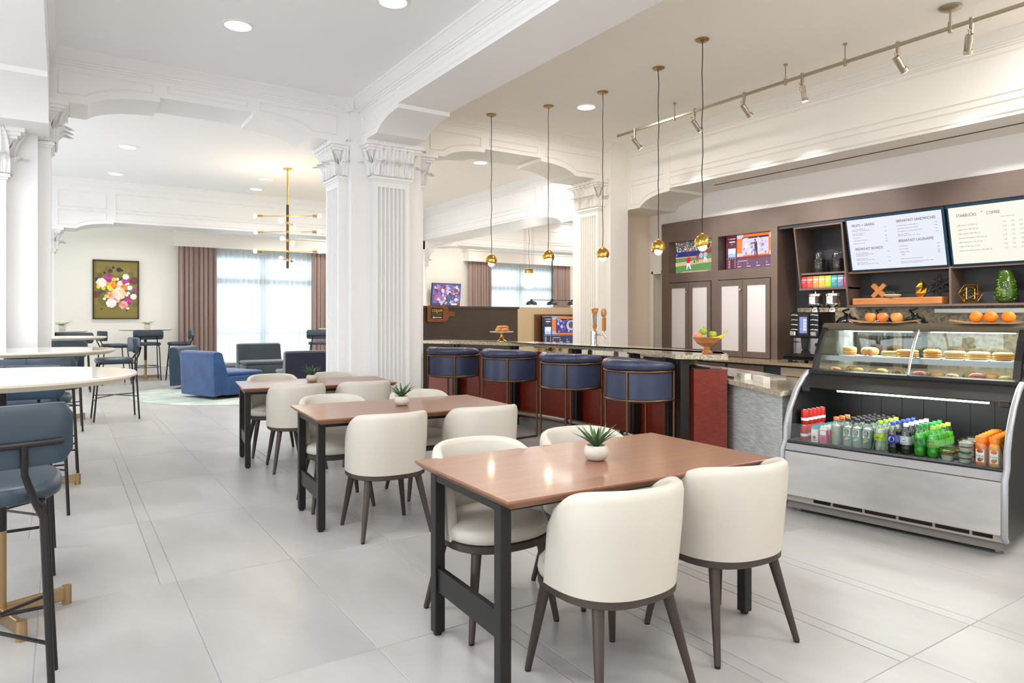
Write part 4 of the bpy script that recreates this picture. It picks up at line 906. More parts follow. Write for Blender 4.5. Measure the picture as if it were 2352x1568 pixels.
G().box(-.012, .0, .863, 0, .09, 2.86).o('side_filler', brn, cb)
for a, b in (n1, n2):
    m_ = (a + b) / 2
    for x0, x1 in ((a + .004, m_ - .003), (m_ + .003, b - .004)):
        d = G().box(x0, -.018, .87, x0 + .065, .004, 1.94).box(x1 - .065, -.018, .87, x1, .004, 1.94).box(x0 + .065, -.018, .87, x1 - .065, .004, .95).box(x0 + .065, -.018, 1.86, x1 - .065, .004, 1.94).o('door', brn, cb)
        G().box(x0 + .065, -.008, .95, x1 - .065, 0, 1.86).o('panel', frost, d)
        if x1 < m_: G().cyl((x1 - .03, -.018, 1.80), (x1 - .03, -.034, 1.80), .016, n=14).o('lock', nickel, d, 40)
# baseball picture
P = Print(); q = random.Random(6); wd, ht = .82, .47; X = lambda a: (a - .5) * wd; Z = lambda a: (a - .5) * ht
P.rect(X(0), Z(0), X(1), Z(1), (96, 150, 84)); P.rect(X(0), Z(.66), X(1), Z(1), (86, 96, 100))
for k in range(330): P.disc(X(q.uniform(0, 1)), Z(q.uniform(.69, .99)), wd * q.uniform(.008, .018), q.choice([(230, 230, 230), (120, 130, 140), (60, 70, 80), (190, 60, 60), (170, 150, 130), (220, 190, 160), (90, 110, 130), (50, 60, 60)]), n=6)
P.rect(X(0), Z(.52), X(.72), Z(.68), (40, 42, 120)); P.poly([(X(.6), Z(.52)), (X(1), Z(.6)), (X(1), Z(.76)), (X(.6), Z(.68))], (134, 70, 54)); P.rect(X(0), Z(.48), X(.62), Z(.52), (206, 160, 128)); P.rect(X(.01), Z(.56), X(.05), Z(.64), (120, 120, 180))
P.poly([(X(0), Z(.22)), (X(1), Z(.30)), (X(1), Z(.42)), (X(0), Z(.34))], (222, 184, 148)); P.poly([(X(.1), Z(0)), (X(.7), Z(0)), (X(.85), Z(.05)), (X(.2), Z(.045))], (206, 170, 130))
def player(x, z, s_, shirt, pants):
    P.poly([(X(x - .035 * s_), Z(z)), (X(x - .01 * s_), Z(z)), (X(x + .02 * s_), Z(z + .14 * s_)), (X(x + .06 * s_), Z(z + .01)), (X(x + .09 * s_), Z(z + .01)), (X(x + .05 * s_), Z(z + .24 * s_)), (X(x - .02 * s_), Z(z + .24 * s_))], pants)
    P.poly([(X(x - .025 * s_), Z(z + .22 * s_)), (X(x + .05 * s_), Z(z + .22 * s_)), (X(x + .09 * s_), Z(z + .36 * s_)), (X(x + .03 * s_), Z(z + .44 * s_)), (X(x - .03 * s_), Z(z + .38 * s_))], shirt); P.disc(X(x + .025 * s_), Z(z + .49 * s_), wd * .022 * s_, (140, 40, 40), ht * .045 * s_)
player(.30, .10, .95, (206, 46, 50), (232, 230, 236)); player(.52, .30, .55, (190, 60, 60), (120, 110, 120)); player(.70, .29, .75, (190, 196, 214), (226, 226, 232)); P.disc(X(.62), Z(.52), wd * .05, (180, 184, 204)); P.disc(X(.46), Z(.33), wd * .02, (90, 60, 50))
tv('television', 'television showing a baseball game in the cabinet niche nearer the corner', (XH + .16, 7.07, 2.335), -90, .80, .47, P)
tv('television', 'television showing the weather presenter in the niche beside the jar shelf', (XH + .14, 6.09, 2.335), -90, .84, .49, weather(.82, .47))

# open shelving with slanted sides, menu boards above
su = thing('shelf_unit', 'dark open shelf unit below and beside the menu screens', 'shelf', (XH, 5.56, 0), -90)
def lx(y): return 5.56 - y
E_ = lx(1.2)
G().box(0, 0, 2.61, E_, .42, 2.87).o('fascia', brn, su)
G().box(0, .41, .86, E_, .44, 2.61).o('back_panel', dkb, su)
def fin(x, z0, z1, y0, y1, m=brn, th=.022):     # slanted upright: y0 at top, y1 at bottom
    return G().loft([[(x, y1, z0), (x + th, y1, z0), (x + th, .42, z0), (x, .42, z0)], [(x, y0, z1), (x + th, y0, z1), (x + th, .42, z1), (x, .42, z1)]]).o('upright', m, su)
fin(lx(5.34), 1.77, 2.57, .02, .16); fin(lx(4.70), 1.55, 2.57, .02, .16); fin(lx(3.55), 1.55, 1.97, .145, .16)
for z, a, b, nm in ((1.96, 5.34, 4.70, 'shelf'), (1.765, 5.34, 4.70, 'shelf'), (2.55, 5.34, 4.70, 'shelf'), (1.54, 4.70, 1.2, 'shelf'), (1.945, 4.70, 1.2, 'shelf')):
    G().box(lx(a), .15 if z < 2.5 else .02, z, lx(b) + .022, .42, z + .024).o(nm, brn, su)
G().box(0, 0.02, 2.57, lx(1.2), .41, 2.61).o('head_panel', dkb, su)
sp = mat('stone_backsplash', (168, 154, 128), .3, noise=(26, (112, 102, 84), None, 8, .38, .66))
tag(G().box(8.20, 1.2, .86, 8.262, 5.50, 1.54).o('stone_backsplash', sp), 'speckled brown stone slab behind the coffee counter', 'panel')
tag(G().rbox(8.10, 1.2, 1.46, 8.19, 3.75, 1.52, .01).o('undershelf_light', mat('aluminium_strip', (206, 208, 206), .35, .6)), 'pale metal strip light below the shelf by the oranges', 'light')
# back counter
bc = thing('back_counter', 'brown back counter with stone top behind the service counter', 'counter', (7.40, 7.60, 0), -90)
G().box(0, -.03, .825, 6.4, .84, .862).o('counter', mat('tan_stone_top', (178, 158, 132), .2, noise=(40, (150, 130, 104), None, 6), coat=.3), bc)
G().box(.0, .03, 0, 6.4, .84, .825).o('carcass', dkb, bc)
for k, (a, b) in enumerate(((1.0, 1.55), (1.6, 2.15), (2.4, 3.35), (3.45, 4.1), (4.15, 4.8))):
    m_ = mat('beige_drawer_front', (170, 154, 136), .45) if k == 2 else brn
    G().box(a, .008, .70, b, .03, .80).o('drawer', m_, bc); G().box(a, .008, .08, b, .03, .69).o('door', m_, bc)
# jars
gl_ = glass('jar_glass', (225, 230, 232), .10); bean = mat('coffee_beans', (60, 40, 30), .5, noise=(60, (34, 22, 16)), bump=(90, .8))
for y, n in ((5.12, 'nearer the cabinets'), (4.87, 'nearer the menu screen')):
    t = thing('storage_jar', 'glass clip jar of coffee beans on the shelf, ' + n, 'jar', (8.10, y, 1.984), 0, 'coffee bean jars')
    G().lathe([(.068, 0), (.074, .012), (.074, .20), (.05, .235), (.05, .25)], 24).o('glass_body', gl_, t, 50); G().lathe([(.066, .004), (.068, .17), (.01, .175)], 20).o('beans', bean, t, 50)
    G().lathe([(.054, .25), (.054, .258), (.048, .268), (.03, .28), (.004, .283)], 20).o('lid', gl_, t, 50); G().tube([(.056 * math.cos(a), .056 * math.sin(a), .247) for a in [k * math.pi / 8 for k in range(17)]], .003, 5).tube([(-.056, 0, .245), (-.075, 0, .23), (-.07, 0, .20), (-.06, 0, .235)], .003, 5).o('wire_clip', chrome, t)
# tea boxes
for k, (y, c) in enumerate(zip((5.285, 5.203, 5.121, 5.039, 4.957, 4.875, 4.793, 4.722), ((206, 44, 60), (224, 84, 56), (232, 140, 84), (232, 170, 74), (170, 194, 44), (60, 152, 152), (120, 124, 168), (222, 50, 90)))):
    nm = ('crimson', 'red-orange', 'salmon', 'amber', 'lime green', 'teal', 'lavender', 'rose')[k]
    t = thing('tea_box', nm + ' tea box in the row below the coffee jars', 'box', (8.06, y, 1.789), -90)
    w_ = .039 if k < 7 else .026
    G().rbox(-w_, -.04, 0, w_, .04, .155, .003, 1).o('carton', mat('tea_carton_%d' % k, c, .5), t)
    Q = Print(); lc_ = tuple(min(255, int(v * .55 + 130)) for v in c); Q.rect(-w_ + .004, .098, w_ - .004, .122, lc_); Q.rect(-w_ + .006, .08, w_ * .3, .086, lc_); Q.rect(-w_ + .006, .068, w_ * .1, .073, lc_); Q.poly([(-w_ + .004, .006), (w_ - .004, .006), (w_ - .004, .026), (-w_ + .012, .02)], tuple(int(v * .8) for v in c))
    Q.o('printed_label', ltprint, t).location = (0, -.0412, 0)
# menu screens
ink = mat('menu_ink', (66, 40, 42), .6); inkg = mat('menu_ink_grey', (120, 118, 128), .6)
scrw = mat('menu_screen_white', (20, 20, 20), .4, emit=((236, 240, 252), .48)); scry = mat('menu_screen_cream', (20, 20, 20), .4, emit=((252, 249, 236), .49))
bez = mat('blue_black_bezel', (20, 48, 66), .3)
def menu(label, y0, y1, m):
    wd = y0 - y1; ht = .60
    t = thing('menu_screen', label, 'screen', (XH + .13, (y0 + y1) / 2, 1.985), -90); t.rotation_euler = (R(13), 0, R(-90))
    G().rbox(-wd / 2 - .025, 0, -.022, wd / 2 + .025, .05, ht + .03, .006, 1).o('casing', bez, t); s_ = G().box(-wd / 2, -.003, 0, wd / 2, .001, ht).o('screen', m, t)
    return t, wd, ht
def blk_text(t, x, z, lines, size, m=inkg, al='LEFT', sp=1.0): text('\n'.join(lines), size, (x, -.0042, z), m, t, al, 'menu_text', sx=.86, space=sp)['kind'] = 'stuff'
m1, wd, ht = menu('lit menu screen headed fruits and grains, on the jar side', 4.61, 3.56, scrw); x0, x1 = -wd / 2 + .055, .05
H = .044
def head(t, x, z, s_): text(s_, H, (x, -.0042, z), ink, t, 'LEFT', 'menu_heading', sx=.8)
head(m1, x0, .515, 'FRUITS + GRAINS'); blk_text(m1, x0, .478, ['yogurt parfait | 280-340 cal', 'vanilla yogurt, seasonal fruit, granola', '', 'steel cut oatmeal | 310 cal', 'fruit and nut compote', '', 'fruit cup | 90 cal', '', 'cereal and milk | 240-320 cal', '', 'whole fruit | 60-110 cal'], .0165)
blk_text(m1, -.07, .478, ['7.00', '', '', '7.00', '', '', '6.00', '', '5.00', '', '3.00'], .0165, al='RIGHT')
head(m1, x0 + .01, .235, 'BREAKFAST BOARDS'); blk_text(m1, x0 + .01, .195, ['all american | 580-720 cal', 'two eggs, choice of bacon or sausage,', 'breakfast potatoes, toast', '', 'avocado toast | 410 cal', 'multigrain, pickled onion, egg, tomato', '', 'bagel and lox | 520 cal', 'smoked salmon, cream cheese, caper, onion'], .0165)
blk_text(m1, -.06, .195, ['15.00', '', '', '', '13.00', '', '', '15.00'], .0165, al='RIGHT')
head(m1, x1, .515, 'BREAKFAST SANDWICHES'); blk_text(m1, x1, .472, ['fried egg and cheese croissant | 480 cal', '', 'sausage egg and cheese biscuit | 530 cal', '', 'bacon egg and cheese breakfast bagel | 510 cal', '', 'veggie wrap | 390 cal', 'egg white, spinach, pepper, onion, cheese'], .0165)
blk_text(m1, wd / 2 - .05, .472, ['11.00', '', '11.00', '', '11.00', '', '12.00'], .0165, al='RIGHT')
head(m1, x1, .29, 'BREAKFAST LAGINAPPE'); blk_text(m1, x1, .24, ['hard boiled eggs', '', 'bacon or sausage', '', 'breakfast potatoes', '     toast', '     bagel'], .0165); blk_text(m1, wd / 2 - .05, .24, ['5.00', '', '6.00', '', '5.00', '4.00', '5.00'], .0165, al='RIGHT')
blk_text(m1, x1, .095, ['an 18% service charge and tax will be added', '', 'consuming raw or undercooked meats, poultry, seafood or eggs', 'may increase your risk of foodborne illness'], .0155)
m2, wd, ht = menu('lit menu screen headed coffee, cut by the picture edge', 3.49, 2.30, scry); x0 = -wd / 2 + .07
head(m2, x0, .495, 'STARBUCKS'); text('\u00ae', .022, (x0 + .232, -.0042, .522), ink, m2); head(m2, x0 + .28, .495, 'COFFEE')
blk_text(m2, x0, .40, ['caff\u00e8 latte | 130-260 cal', 'cappuccino | 80-150 cal', 'caff\u00e8 mocha | 200-360 cal', 'caramel macchiato | 190-310 cal', 'caff\u00e8 americano | 10-15 cal', 'coffee of the day | 5 cal', 'white chocolate mocha | 290-450 cal'], .0235, sp=1.9)
blk_text(m2, x0 + .40, .455, ['small | medium | large'], .0165)
for k, col in enumerate((['5.25', '5.25', '5.75', '5.75', '4.00', '3.25', '5.75'], ['5.75', '5.75', '6.25', '6.25', '4.50', '3.50', '6.25'], ['6.25', '6.25', '6.75', '6.75', '5.00', '4.00', '6.75'])): blk_text(m2, x0 + .415 + .072 * k, .40, col, .0205, sp=2.18)
blk_text(m2, x0 + .66, .40, ['cold brew | 5 cal', 'tazo\u00ae chai tea latte', 'tazo\u00ae teas | 0 cal', 'espresso | 5-10 cal'], .0245, sp=1.8)
# shelf display
bd = mat('honey_oak_board', (196, 130, 70), .45, noise=(5, (170, 104, 52), (6, 1, 6), 5, .3, .7))
tag(G().rbox(8.02, 3.63, 1.565, 8.20, 4.64, 1.645, .008).o('wooden_block', bd), 'long honey-coloured wooden block on the shelf under the first menu screen', 'block')
xd = thing('wooden_cross_ornament', 'crossed wooden blocks ornament on the long wooden block', 'ornament', (8.10, 4.36, 1.645), -90)
for a in (45, -45): G().rbox(-.10, -.022, -.024, .10, .022, .024, .002, 1).xf(Matrix.Translation((0, 0, .088)) @ Matrix.Rotation(R(a), 4, 'Y') @ Matrix.Rotation(R(12), 4, 'X')).o('bar', bd, xd)
bw_ = thing('planter_bowl', 'shallow cream bowl of succulents on the long wooden block', 'bowl', (8.08, 4.19, 1.645))
G().lathe([(.04, 0), (.08, .012), (.092, .034), (.085, .04), (.01, .036)], 24).o('bowl', mat('cream_ceramic', (222, 208, 180), .4), bw_, 50)
l0 = succ_leaf(.05, .012, .7).o('leaf', leafm, bw_, 60)
for k in range(16):
    l = l0 if k == 0 else l0.copy()
    if k: C.objects.link(l); l.parent = bw_
    l.location = (.035 * math.cos(k * 2.4), .04 * math.sin(k * 2.4), .036); l.rotation_euler = (0, 0, k * 1.7)
def facet(prof, n, a0=0): return [[(r * math.cos(2 * math.pi * k / n + a0 + .3 * i), r * math.sin(2 * math.pi * k / n + a0 + .3 * i), z) for k in range(n)] for i, (r, z) in enumerate(prof)]
o = G().loft(facet([(.03, 0), (.058, .045), (.064, .11), (.035, .155), (.002, .195)], 6)).o('gem_ornament', mat('matt_gold', (206, 164, 70), .3, 1.0)); tag(o, 'faceted gold gem ornament on the long wooden block', 'ornament'); o.location = (8.09, 3.88, 1.645)
bs = G(); ico = []
ph_ = (1 + 5 ** .5) / 2
for a in (-1, 1):
    for b in (-ph_, ph_): ico += [Vector((0, a, b)), Vector((a, b, 0)), Vector((b, 0, a))]
ico = [v.normalized() for v in ico]; edges = [(i, j) for i in range(12) for j in range(i) if (ico[i] - ico[j]).length < 1.1]
def wire(c, r, g, rad, star=0):
    pts = [Vector(c) + v * r for v in ico]
    for i, j in edges: g.tube([pts[i], pts[j]], rad, 5)
    if star:
        for i in range(12):
            for j in range(i):
                for k in range(j):
                    if (ico[i] - ico[j]).length < 1.1 and (ico[j] - ico[k]).length < 1.1 and (ico[i] - ico[k]).length < 1.1:
                        tip = Vector(c) + (ico[i] + ico[j] + ico[k]).normalized() * star
                        for q in (i, j, k): g.tube([pts[q], tip], rad, 4)
    return g
tag(wire((8.10, 3.70, 1.775), .062, G(), .003, .13).o('wire_star_ornament', blkm), 'black wire star ornament on the shelf behind the gold gem', 'ornament')
tag(wire((8.10, 3.38, 1.672), .112, G().xf(Matrix()), .0048).xf(Matrix.Translation((0, 0, .0))).o('wire_ornament', gold), 'gold wire polyhedron ornament on the shelf under the coffee menu', 'ornament')
vg = mat('green_glass', (86, 130, 24), .06, trans=.65, coat=.5, noise=(5, (50, 96, 20)))
for y, x, n in ((3.05, 8.08, 'bumpy green glass vase on the shelf under the coffee menu'), (2.80, 8.14, 'second green glass vase, cut off by the picture edge')):
    t = thing('vase', n, 'vase', (x, y, 1.565)); G().lathe([(.055, 0), (.085, .03), (.096, .08), (.085, .20), (.06, .32), (.052, .335), (.047, .33), (.055, .31), (.01, .30)], 28).o('body', vg, t, 60); g = G()
    q = random.Random(1)
    for k in range(70):
        z = q.uniform(.03, .25); a = q.uniform(0, 6.28); r = .093 if z < .1 else .093 - (z - .1) * .12
        g.ball((r * math.cos(a), r * math.sin(a), z), .009, .009, .005, 6, 4)
    o = g.o('glass_nubs', mat('green_glass_nubs', (150, 176, 60), .1, coat=.5), t, 60)
# coffee machine, grinders, pots
cmn = thing('coffee_machine', 'black and steel espresso machine with a small lit display on the back counter', 'coffee machine', (7.78, 5.03, .862), -90)
G().rbox(-.19, -.15, .30, .19, .22, .62, .012).o('head', blackgloss, cmn); G().rbox(-.185, -.11, .10, .185, .22, .31, .008).o('body', steel, cmn); G().rbox(-.23, -.26, .03, .23, .22, .095, .02).o('drip_tray', blackgloss, cmn)
for x in (-.17, .17):
    for y in (-.18, .16): G().cyl((x, y, 0), (x, y, .035), .025).o('foot', blk, cmn)
G().box(-.075, -.165, .33, .075, -.149, .60).o('display_frame', blk, cmn); Q = Print(); Q.rect(-.05, .36, .05, .56, (140, 146, 206))
for i in range(2):
    for j in range(4): Q.rect(.0 + .024 * i, .39 + .038 * j, .021 + .024 * i, .422 + .038 * j, (216, 228, 250))
Q.disc(-.03, .41, .006, (230, 230, 250)); Q.o('display', scr, cmn).location = (0, -.166, 0)
for sx in (-1, 1):
    for k in range(4): G().tube([(sx * .085, -.152, .40 + .06 * k), (sx * .13, -.175, .405 + .06 * k), (sx * .185, -.14, .40 + .06 * k)], .007, 6).o('chrome_fin', chrome, cmn, 60)
    G().rbox(sx * .14 - .04, -.18, .325, sx * .14 + .04, -.145, .385, .012).o('knob_block', chrome, cmn)
G().prism([(-.03, .16), (.03, .16), (.045, .30), (-.045, .30)], 'y', -.15, -.11).o('spout', blk, cmn); G().cyl((0, -.12, .10), (0, -.105, .10), .065, n=20).o('cup_recess', blk, cmn); G().tube([(-.16, -.13, .11), (-.16, -.13, .31)], .008, 6).tube([(-.19, -.13, .25), (-.10, -.13, .25)], .006, 6).o('steam_wand', blk, cmn); G().cyl((.15, -.125, .22), (.15, -.105, .22), .025).o('dial', chrome, cmn)
for y, n in ((4.985, 'nearer the cabinets'), (4.755, 'nearer the display case')):
    t = thing('bean_hopper', 'steel bean hopper with a paper label, ' + n, 'hopper', (7.80, y, 1.482), -90)
    G().lathe([(.05, 0), (.05, .03), (.035, .05), (.045, .06), (.08, .075), (.085, .09), (.085, .105)], 22).o('base', chrome, t, 50); G().lathe([(.078, .10), (.078, .20), (.01, .20)], 22).o('canister', mat('smoked_canister', (62, 44, 36), .15, coat=.5), t, 50)
    G().lathe([(.082, .195), (.082, .22), (.06, .228), (.008, .23), (.006, .255), (.002, .257)], 22).o('lid', chrome, t, 50)
    me = G().loft([[(-.045 + .012 * i, -.0, z) for i in range(8)] for z in (.105, .19)], closed=False); lo = me.o('paper_label', mat('paper_label', (232, 228, 214), .7), t); bend(lo.data, .079)
    g_ = Print(); g_.disc(-.012, .155, .014, (150, 176, 130)); g_.o('label_mark', ltprint, t, wrap=.0795)
for y, n in ((4.60, 'beside the espresso machine'), (4.20, 'behind the apples'), (3.83, 'behind the last apple')):
    t = thing('air_pot', 'dark lidded beverage server on the back counter, ' + n, 'server', (7.85, y, .862))
    G().lathe([(.12, 0), (.125, .02), (.125, .44), (.11, .46)], 24).o('body', steel if y > 4.5 else blackgloss, t, 50); G().lathe([(.128, .45), (.128, .50), (.09, .55), (.04, .57), (.03, .60), (.005, .605)], 24).o('lid', blackgloss, t, 50); G().tube([(-.05, 0, .60), (-.10, 0, .63), (.02, 0, .65)], .014, 6).o('lever', blk, t, 50)
G_dark = tag(G().box(5.63, .2, 0, 5.78, 2.05, 1.22).o('dark_panel', mat('near_black_panel', (18, 18, 20), .5)), 'tall near-black panel beyond the display case, at the picture edge', 'panel')
# ================================================================= REFRIGERATED DISPLAY CASE  (local x along its length to the viewer's right, y = depth)
CA = math.degrees(math.atan2(-.988, .154))
dc = thing('display_case', 'steel and black refrigerated display case of food and drinks', 'display case', (4.57, 3.04, 0), CA)
DM = Matrix.Translation((4.57, 3.04, 0)) @ Matrix.Rotation(R(CA), 4, 'Z')
def W(u, v, z): return tuple(DM @ Vector((u, v, z)))
greym = mat('grey_metal_paint', (164, 166, 170), .35, .3); blkc = mat('case_black', (22, 23, 24), .32); stl2 = mat('case_steel', (200, 198, 195), .36, .85, noise=(3, (186, 184, 181), (1, 1, 3), 3), bump=(160, .02, (.05, 1, 1)))
U0, U1 = -.05, 1.27
side = [(-.13, .10), (-.165, .13), (-.155, .46), (-.105, .52), (-.10, .62), (-.04, .75), (.06, .87), (.18, .96), (.27, 1.0), (.30, 1.02), (.345, 1.14), (.42, 1.26), (.50, 1.345), (.75, 1.36), (.78, 1.34), (.78, .08), (-.05, .08)]
low = side[:9] + [(.78, 1.0), (.78, .08), (-.05, .08)]
for a, b, nm in ((U0 - .03, U0, 'end_panel'), (U1, U1 + .03, 'end_panel')):
    G().prism(low, 'x', a, b).o(nm, greym if a < 0 else mat('case_side_dark', (60, 58, 56), .4), dc)
    G().tube([((a + b) / 2, p[0], p[1]) for p in side[:9]], .019, 8).o('edge_trim', greym, dc, 60)
G().prism([(-.16, .135), (-.15, .445), (-.14, .45), (-.14, .13)], 'x', U0, U1).o('front_panel', stl2, dc)
G().prism([(-.148, .455), (-.12, .50), (-.085, .505), (-.085, .45)], 'x', U0, U1).o('front_ledge', mat('ledge_grey', (150, 150, 152), .5, .3), dc)
G().rbox(U0, -.118, .485, U1, -.085, .52, .008).o('bumper', blkc, dc)
kp = G(); xs = [U0, .15, .27, .285, .48, .495, .69, .705, .90, .915, 1.10, 1.115, 1.22, U1]
kp.box(U0, -.125, .085, U1, -.115, .098).box(U0, -.125, .122, U1, -.115, .135)
for a, b in zip(xs[0::2], xs[1::2]): kp.box(a, -.125, .098, b, -.115, .122)
kp.o('vent_panel', mat('vent_steel', (170, 164, 156), .45, .5), dc); G().box(U0, -.10, .03, U1, .7, .085).o('chassis', mat('chassis_grey', (120, 116, 112), .6), dc)
for u in (.0, 1.22):
    for v in (-.02, .6): G().cyl((u, v, 0), (u, v, .06), .018).o('foot', greym, dc)
G().box(U0, -.085, .47, U1, .62, .505).o('deck', mat('deck_steel', (120, 122, 120), .4, .6), dc)
G().box(U0, .60, .50, U1, .63, .98).o('back_panel', mat('case_back_dark', (22, 23, 23), .4), dc)
g = G()
for k in range(9): g.box(.05 + .145 * k, .594, .58, .056 + .145 * k, .60, .95)
g.o('slot_strips', blk, dc)
cg = glass('case_glass', (244, 250, 248), .10)
G().box(U0 + .005, -.10, .515, U1 - .005, -.094, .645).o('lip_glass', cg, dc)
G().box(U0, .25, .975, U1, .78, .995).prism([(.11, .895), (.25, .99), (.62, .99), (.62, .965), (.26, .965), (.13, .885)], 'x', U0, U1).o('canopy', blkc, dc)
tube_m = mat('lit_tube', (255, 255, 250), .3, emit=((250, 255, 250), 9))
G().cyl((.17, .235, .872), (1.12, .235, .872), .010).o('lamp_tube', tube_m, dc, 60)
l = area('case_lamp', W(.63, .20, .86), .95, 2.6, (.96, 1, .95), (0, 0, R(CA)), 'RECTANGLE', .04)
for u in (U0 + .03, U1 - .05): G().rbox(u - .02, .10, .86, u + .04, .17, .90, .005, 1).o('hinge_block', blkc, dc)
for a, b in ((U0 - .001, U0 + .006), (U1 - .006, U1 + .001)): G().prism([(-.06, .52), (-.02, .74), (.08, .86), (.2, .95), (.6, .97), (.6, .51)], 'x', a, b).o('inner_liner', mat('case_liner', (34, 36, 36), .35), dc)
# glazed upper deck
fr_u = [(.255, .985), (.30, 1.02), (.345, 1.14), (.42, 1.26), (.50, 1.345)]
for a, b in ((U0, U0 + .035), (U1 - .04, U1)):
    G().prism(fr_u + [(.535, 1.335), (.45, 1.235), (.385, 1.12), (.345, 1.015), (.30, .98)], 'x', a, b).o('upper_frame', blkc, dc)
G().prism([(.25, .975), (.247, 1.012), (.285, 1.02), (.31, .985)], 'x', U0, U1).o('lower_rail', blkc, dc)
G().prism([(.50, 1.315), (.49, 1.35), (.52, 1.372), (.78, 1.372), (.78, 1.34), (.54, 1.315)], 'x', U0, U1).o('top_cap', mat('bronze_cap', (120, 112, 96), .3, .7), dc)
arc_ = [(.270, 1.015), (.305, 1.09), (.345, 1.16), (.395, 1.23), (.45, 1.29), (.505, 1.335)]
for a, b in ((U0 + .03, .63), (.645, U1 - .035)): G().loft([[(x, p[0], p[1]) for p in arc_] for x in (a, b)], closed=False).o('curved_glass', cg, dc, 60)
G().tube([(.637, p[0], p[1]) for p in arc_], .009, 8).o('glass_divider', steel, dc, 60)
for a, b in ((U0, U0 + .004), (U1 - .004, U1)): G().prism([(.30, 1.0), (.345, 1.14), (.42, 1.26), (.50, 1.345), (.77, 1.345), (.77, 1.0)], 'x', a, b).o('end_glass', cg, dc)
G().box(U0, .765, 1.0, U1, .775, 1.34).o('rear_glass', cg, dc)
G().box(U0 + .01, .43, 1.112, U1 - .01, .74, 1.120).o('glass_shelf', glass('shelf_glass', (214, 232, 226), .16), dc); G().box(U0 + .01, .425, 1.085, U1 - .01, .435, 1.122).o('shelf_nosing', greym, dc)
G().box(U0, .30, .985, U1, .76, 1.0).o('upper_deck', mat('upper_deck_grey', (128, 132, 132), .4, .4), dc)
for a, b in ((.10, .58), (.70, 1.20)): G().cyl((a, .54, 1.318), (b, .54, 1.318), .010).o('upper_lamp_tube', tube_m, dc, 60)
for a in (.34, .95): area('case_lamp', W(a, .54, 1.30), .45, 3.2, (1, .97, .88), (0, 0, R(CA)), 'RECTANGLE', .04)
# ---- food
bun = mat('bun_crust', (222, 170, 96), .55, noise=(9, (196, 134, 66), None, 5)); bun2 = mat('pale_bread', (232, 206, 150), .6, noise=(12, (214, 176, 112))); fill_ = mat('egg_filling', (238, 206, 110), .5); lett = mat('lettuce', (150, 170, 70), .5); cookm = mat('cookie_dough', (186, 142, 84), .75, noise=(30, (96, 62, 36), None, 4, .5, .62), bump=(40, .6)); muff = mat('muffin_green', (170, 160, 80), .75, noise=(20, (120, 110, 50)), bump=(40, .6)); redm = mat('berry_pastry', (160, 90, 70), .7, noise=(16, (110, 50, 44)), bump=(40, .6))
def put(o, u, v, z, rz=0): o.location = W(u, v, z); o.rotation_euler = (0, 0, R(CA + rz)); return o
paper = mat('white_tray', (240, 240, 236), .4)
for k, (u, wd_) in enumerate(((.155, .10), (.30, .13), (.44, .12), (.56, .10), (.72, .11), (.86, .11), (1.0, .12), (1.14, .11))):
    nm = ('egg muffin sandwich', 'knotted bagel sandwich', 'flat salad sandwich', 'toasted bread sandwich', 'golden croissant roll', 'seeded oblong roll', 'plain pale oblong roll', 'folded pastry sandwich')[k]
    tag(put(G().rbox(-wd_ * .55, -.07, 0, wd_ * .55, .07, .008, .003, 1).o('tray', paper), u, .51, 1.121), 'white serving tray under the %s' % nm, 'tray')
    t = put(thing('sandwich', nm + ' on the glass shelf of the display case', 'sandwich'), u, .50, 1.1295, 10)
    if k == 0:
        G().lathe([(.04, 0), (.048, .006), (.046, .022), (.01, .024)], 20).o('bottom_bun', bun, t, 60); G().lathe([(.050, .023), (.052, .03), (.01, .034)], 14).o('filling', fill_, t, 60); G().lathe([(.048, .033), (.05, .045), (.04, .06), (.01, .066)], 20).o('top_bun', bun, t, 60)
    elif k == 1:
        for q in range(5): a = q * 1.257; G().ball((.03 * math.cos(a), .03 * math.sin(a), .032), .034, .034, .030).o('bun_lobe', bun, t, 60)
        G().ball((0, 0, .044), .03, .03, .02).o('bun_lobe', bun2, t, 60)
    elif k == 2: G().rbox(-.05, -.035, 0, .05, .035, .014, .004).o('bottom_bread', bun2, t); G().rbox(-.054, -.04, .014, .054, .04, .022, .003).o('lettuce', lett, t); G().rbox(-.05, -.035, .022, .05, .035, .038, .006).o('top_bread', bun2, t)
    else:
        m_ = (None, None, None, bun, bun, bun2, bun2, bun)[k]; ln = (0, 0, 0, .07, .055, .065, .065, .06)[k]
        for z0, z1, mm, nm2 in ((0, .022, m_, 'bottom_half'), (.020, .028, fill_, 'filling'), (.026, .056 if k != 4 else .062, m_, 'top_half')):
            zc = (z0 + z1) / 2; hz = (z1 - z0) / 2
            G().loft([[(x, .036 * s_ * math.cos(a), zc + hz * (math.sin(a)) * (s_ if nm2 != 'filling' else 1)) for a in [q * math.pi / 7 for q in range(14)]] for x, s_ in ((-ln, .35), (-ln * .85, .8), (-ln * .4, 1), (0, 1.02), (ln * .4, 1), (ln * .85, .8), (ln, .35))]).o(nm2, mm, t, 60)
        if k == 4:
            for x in (-.03, -.01, .012, .034): G().tube([(x, .036 * math.cos(a), .028 + .036 * math.sin(a)) for a in [.2 + q * .34 for q in range(9)]], .003, 5).o('crust_fold', mat('crust_dark', (170, 104, 44), .5), t, 60)
q = random.Random(9)
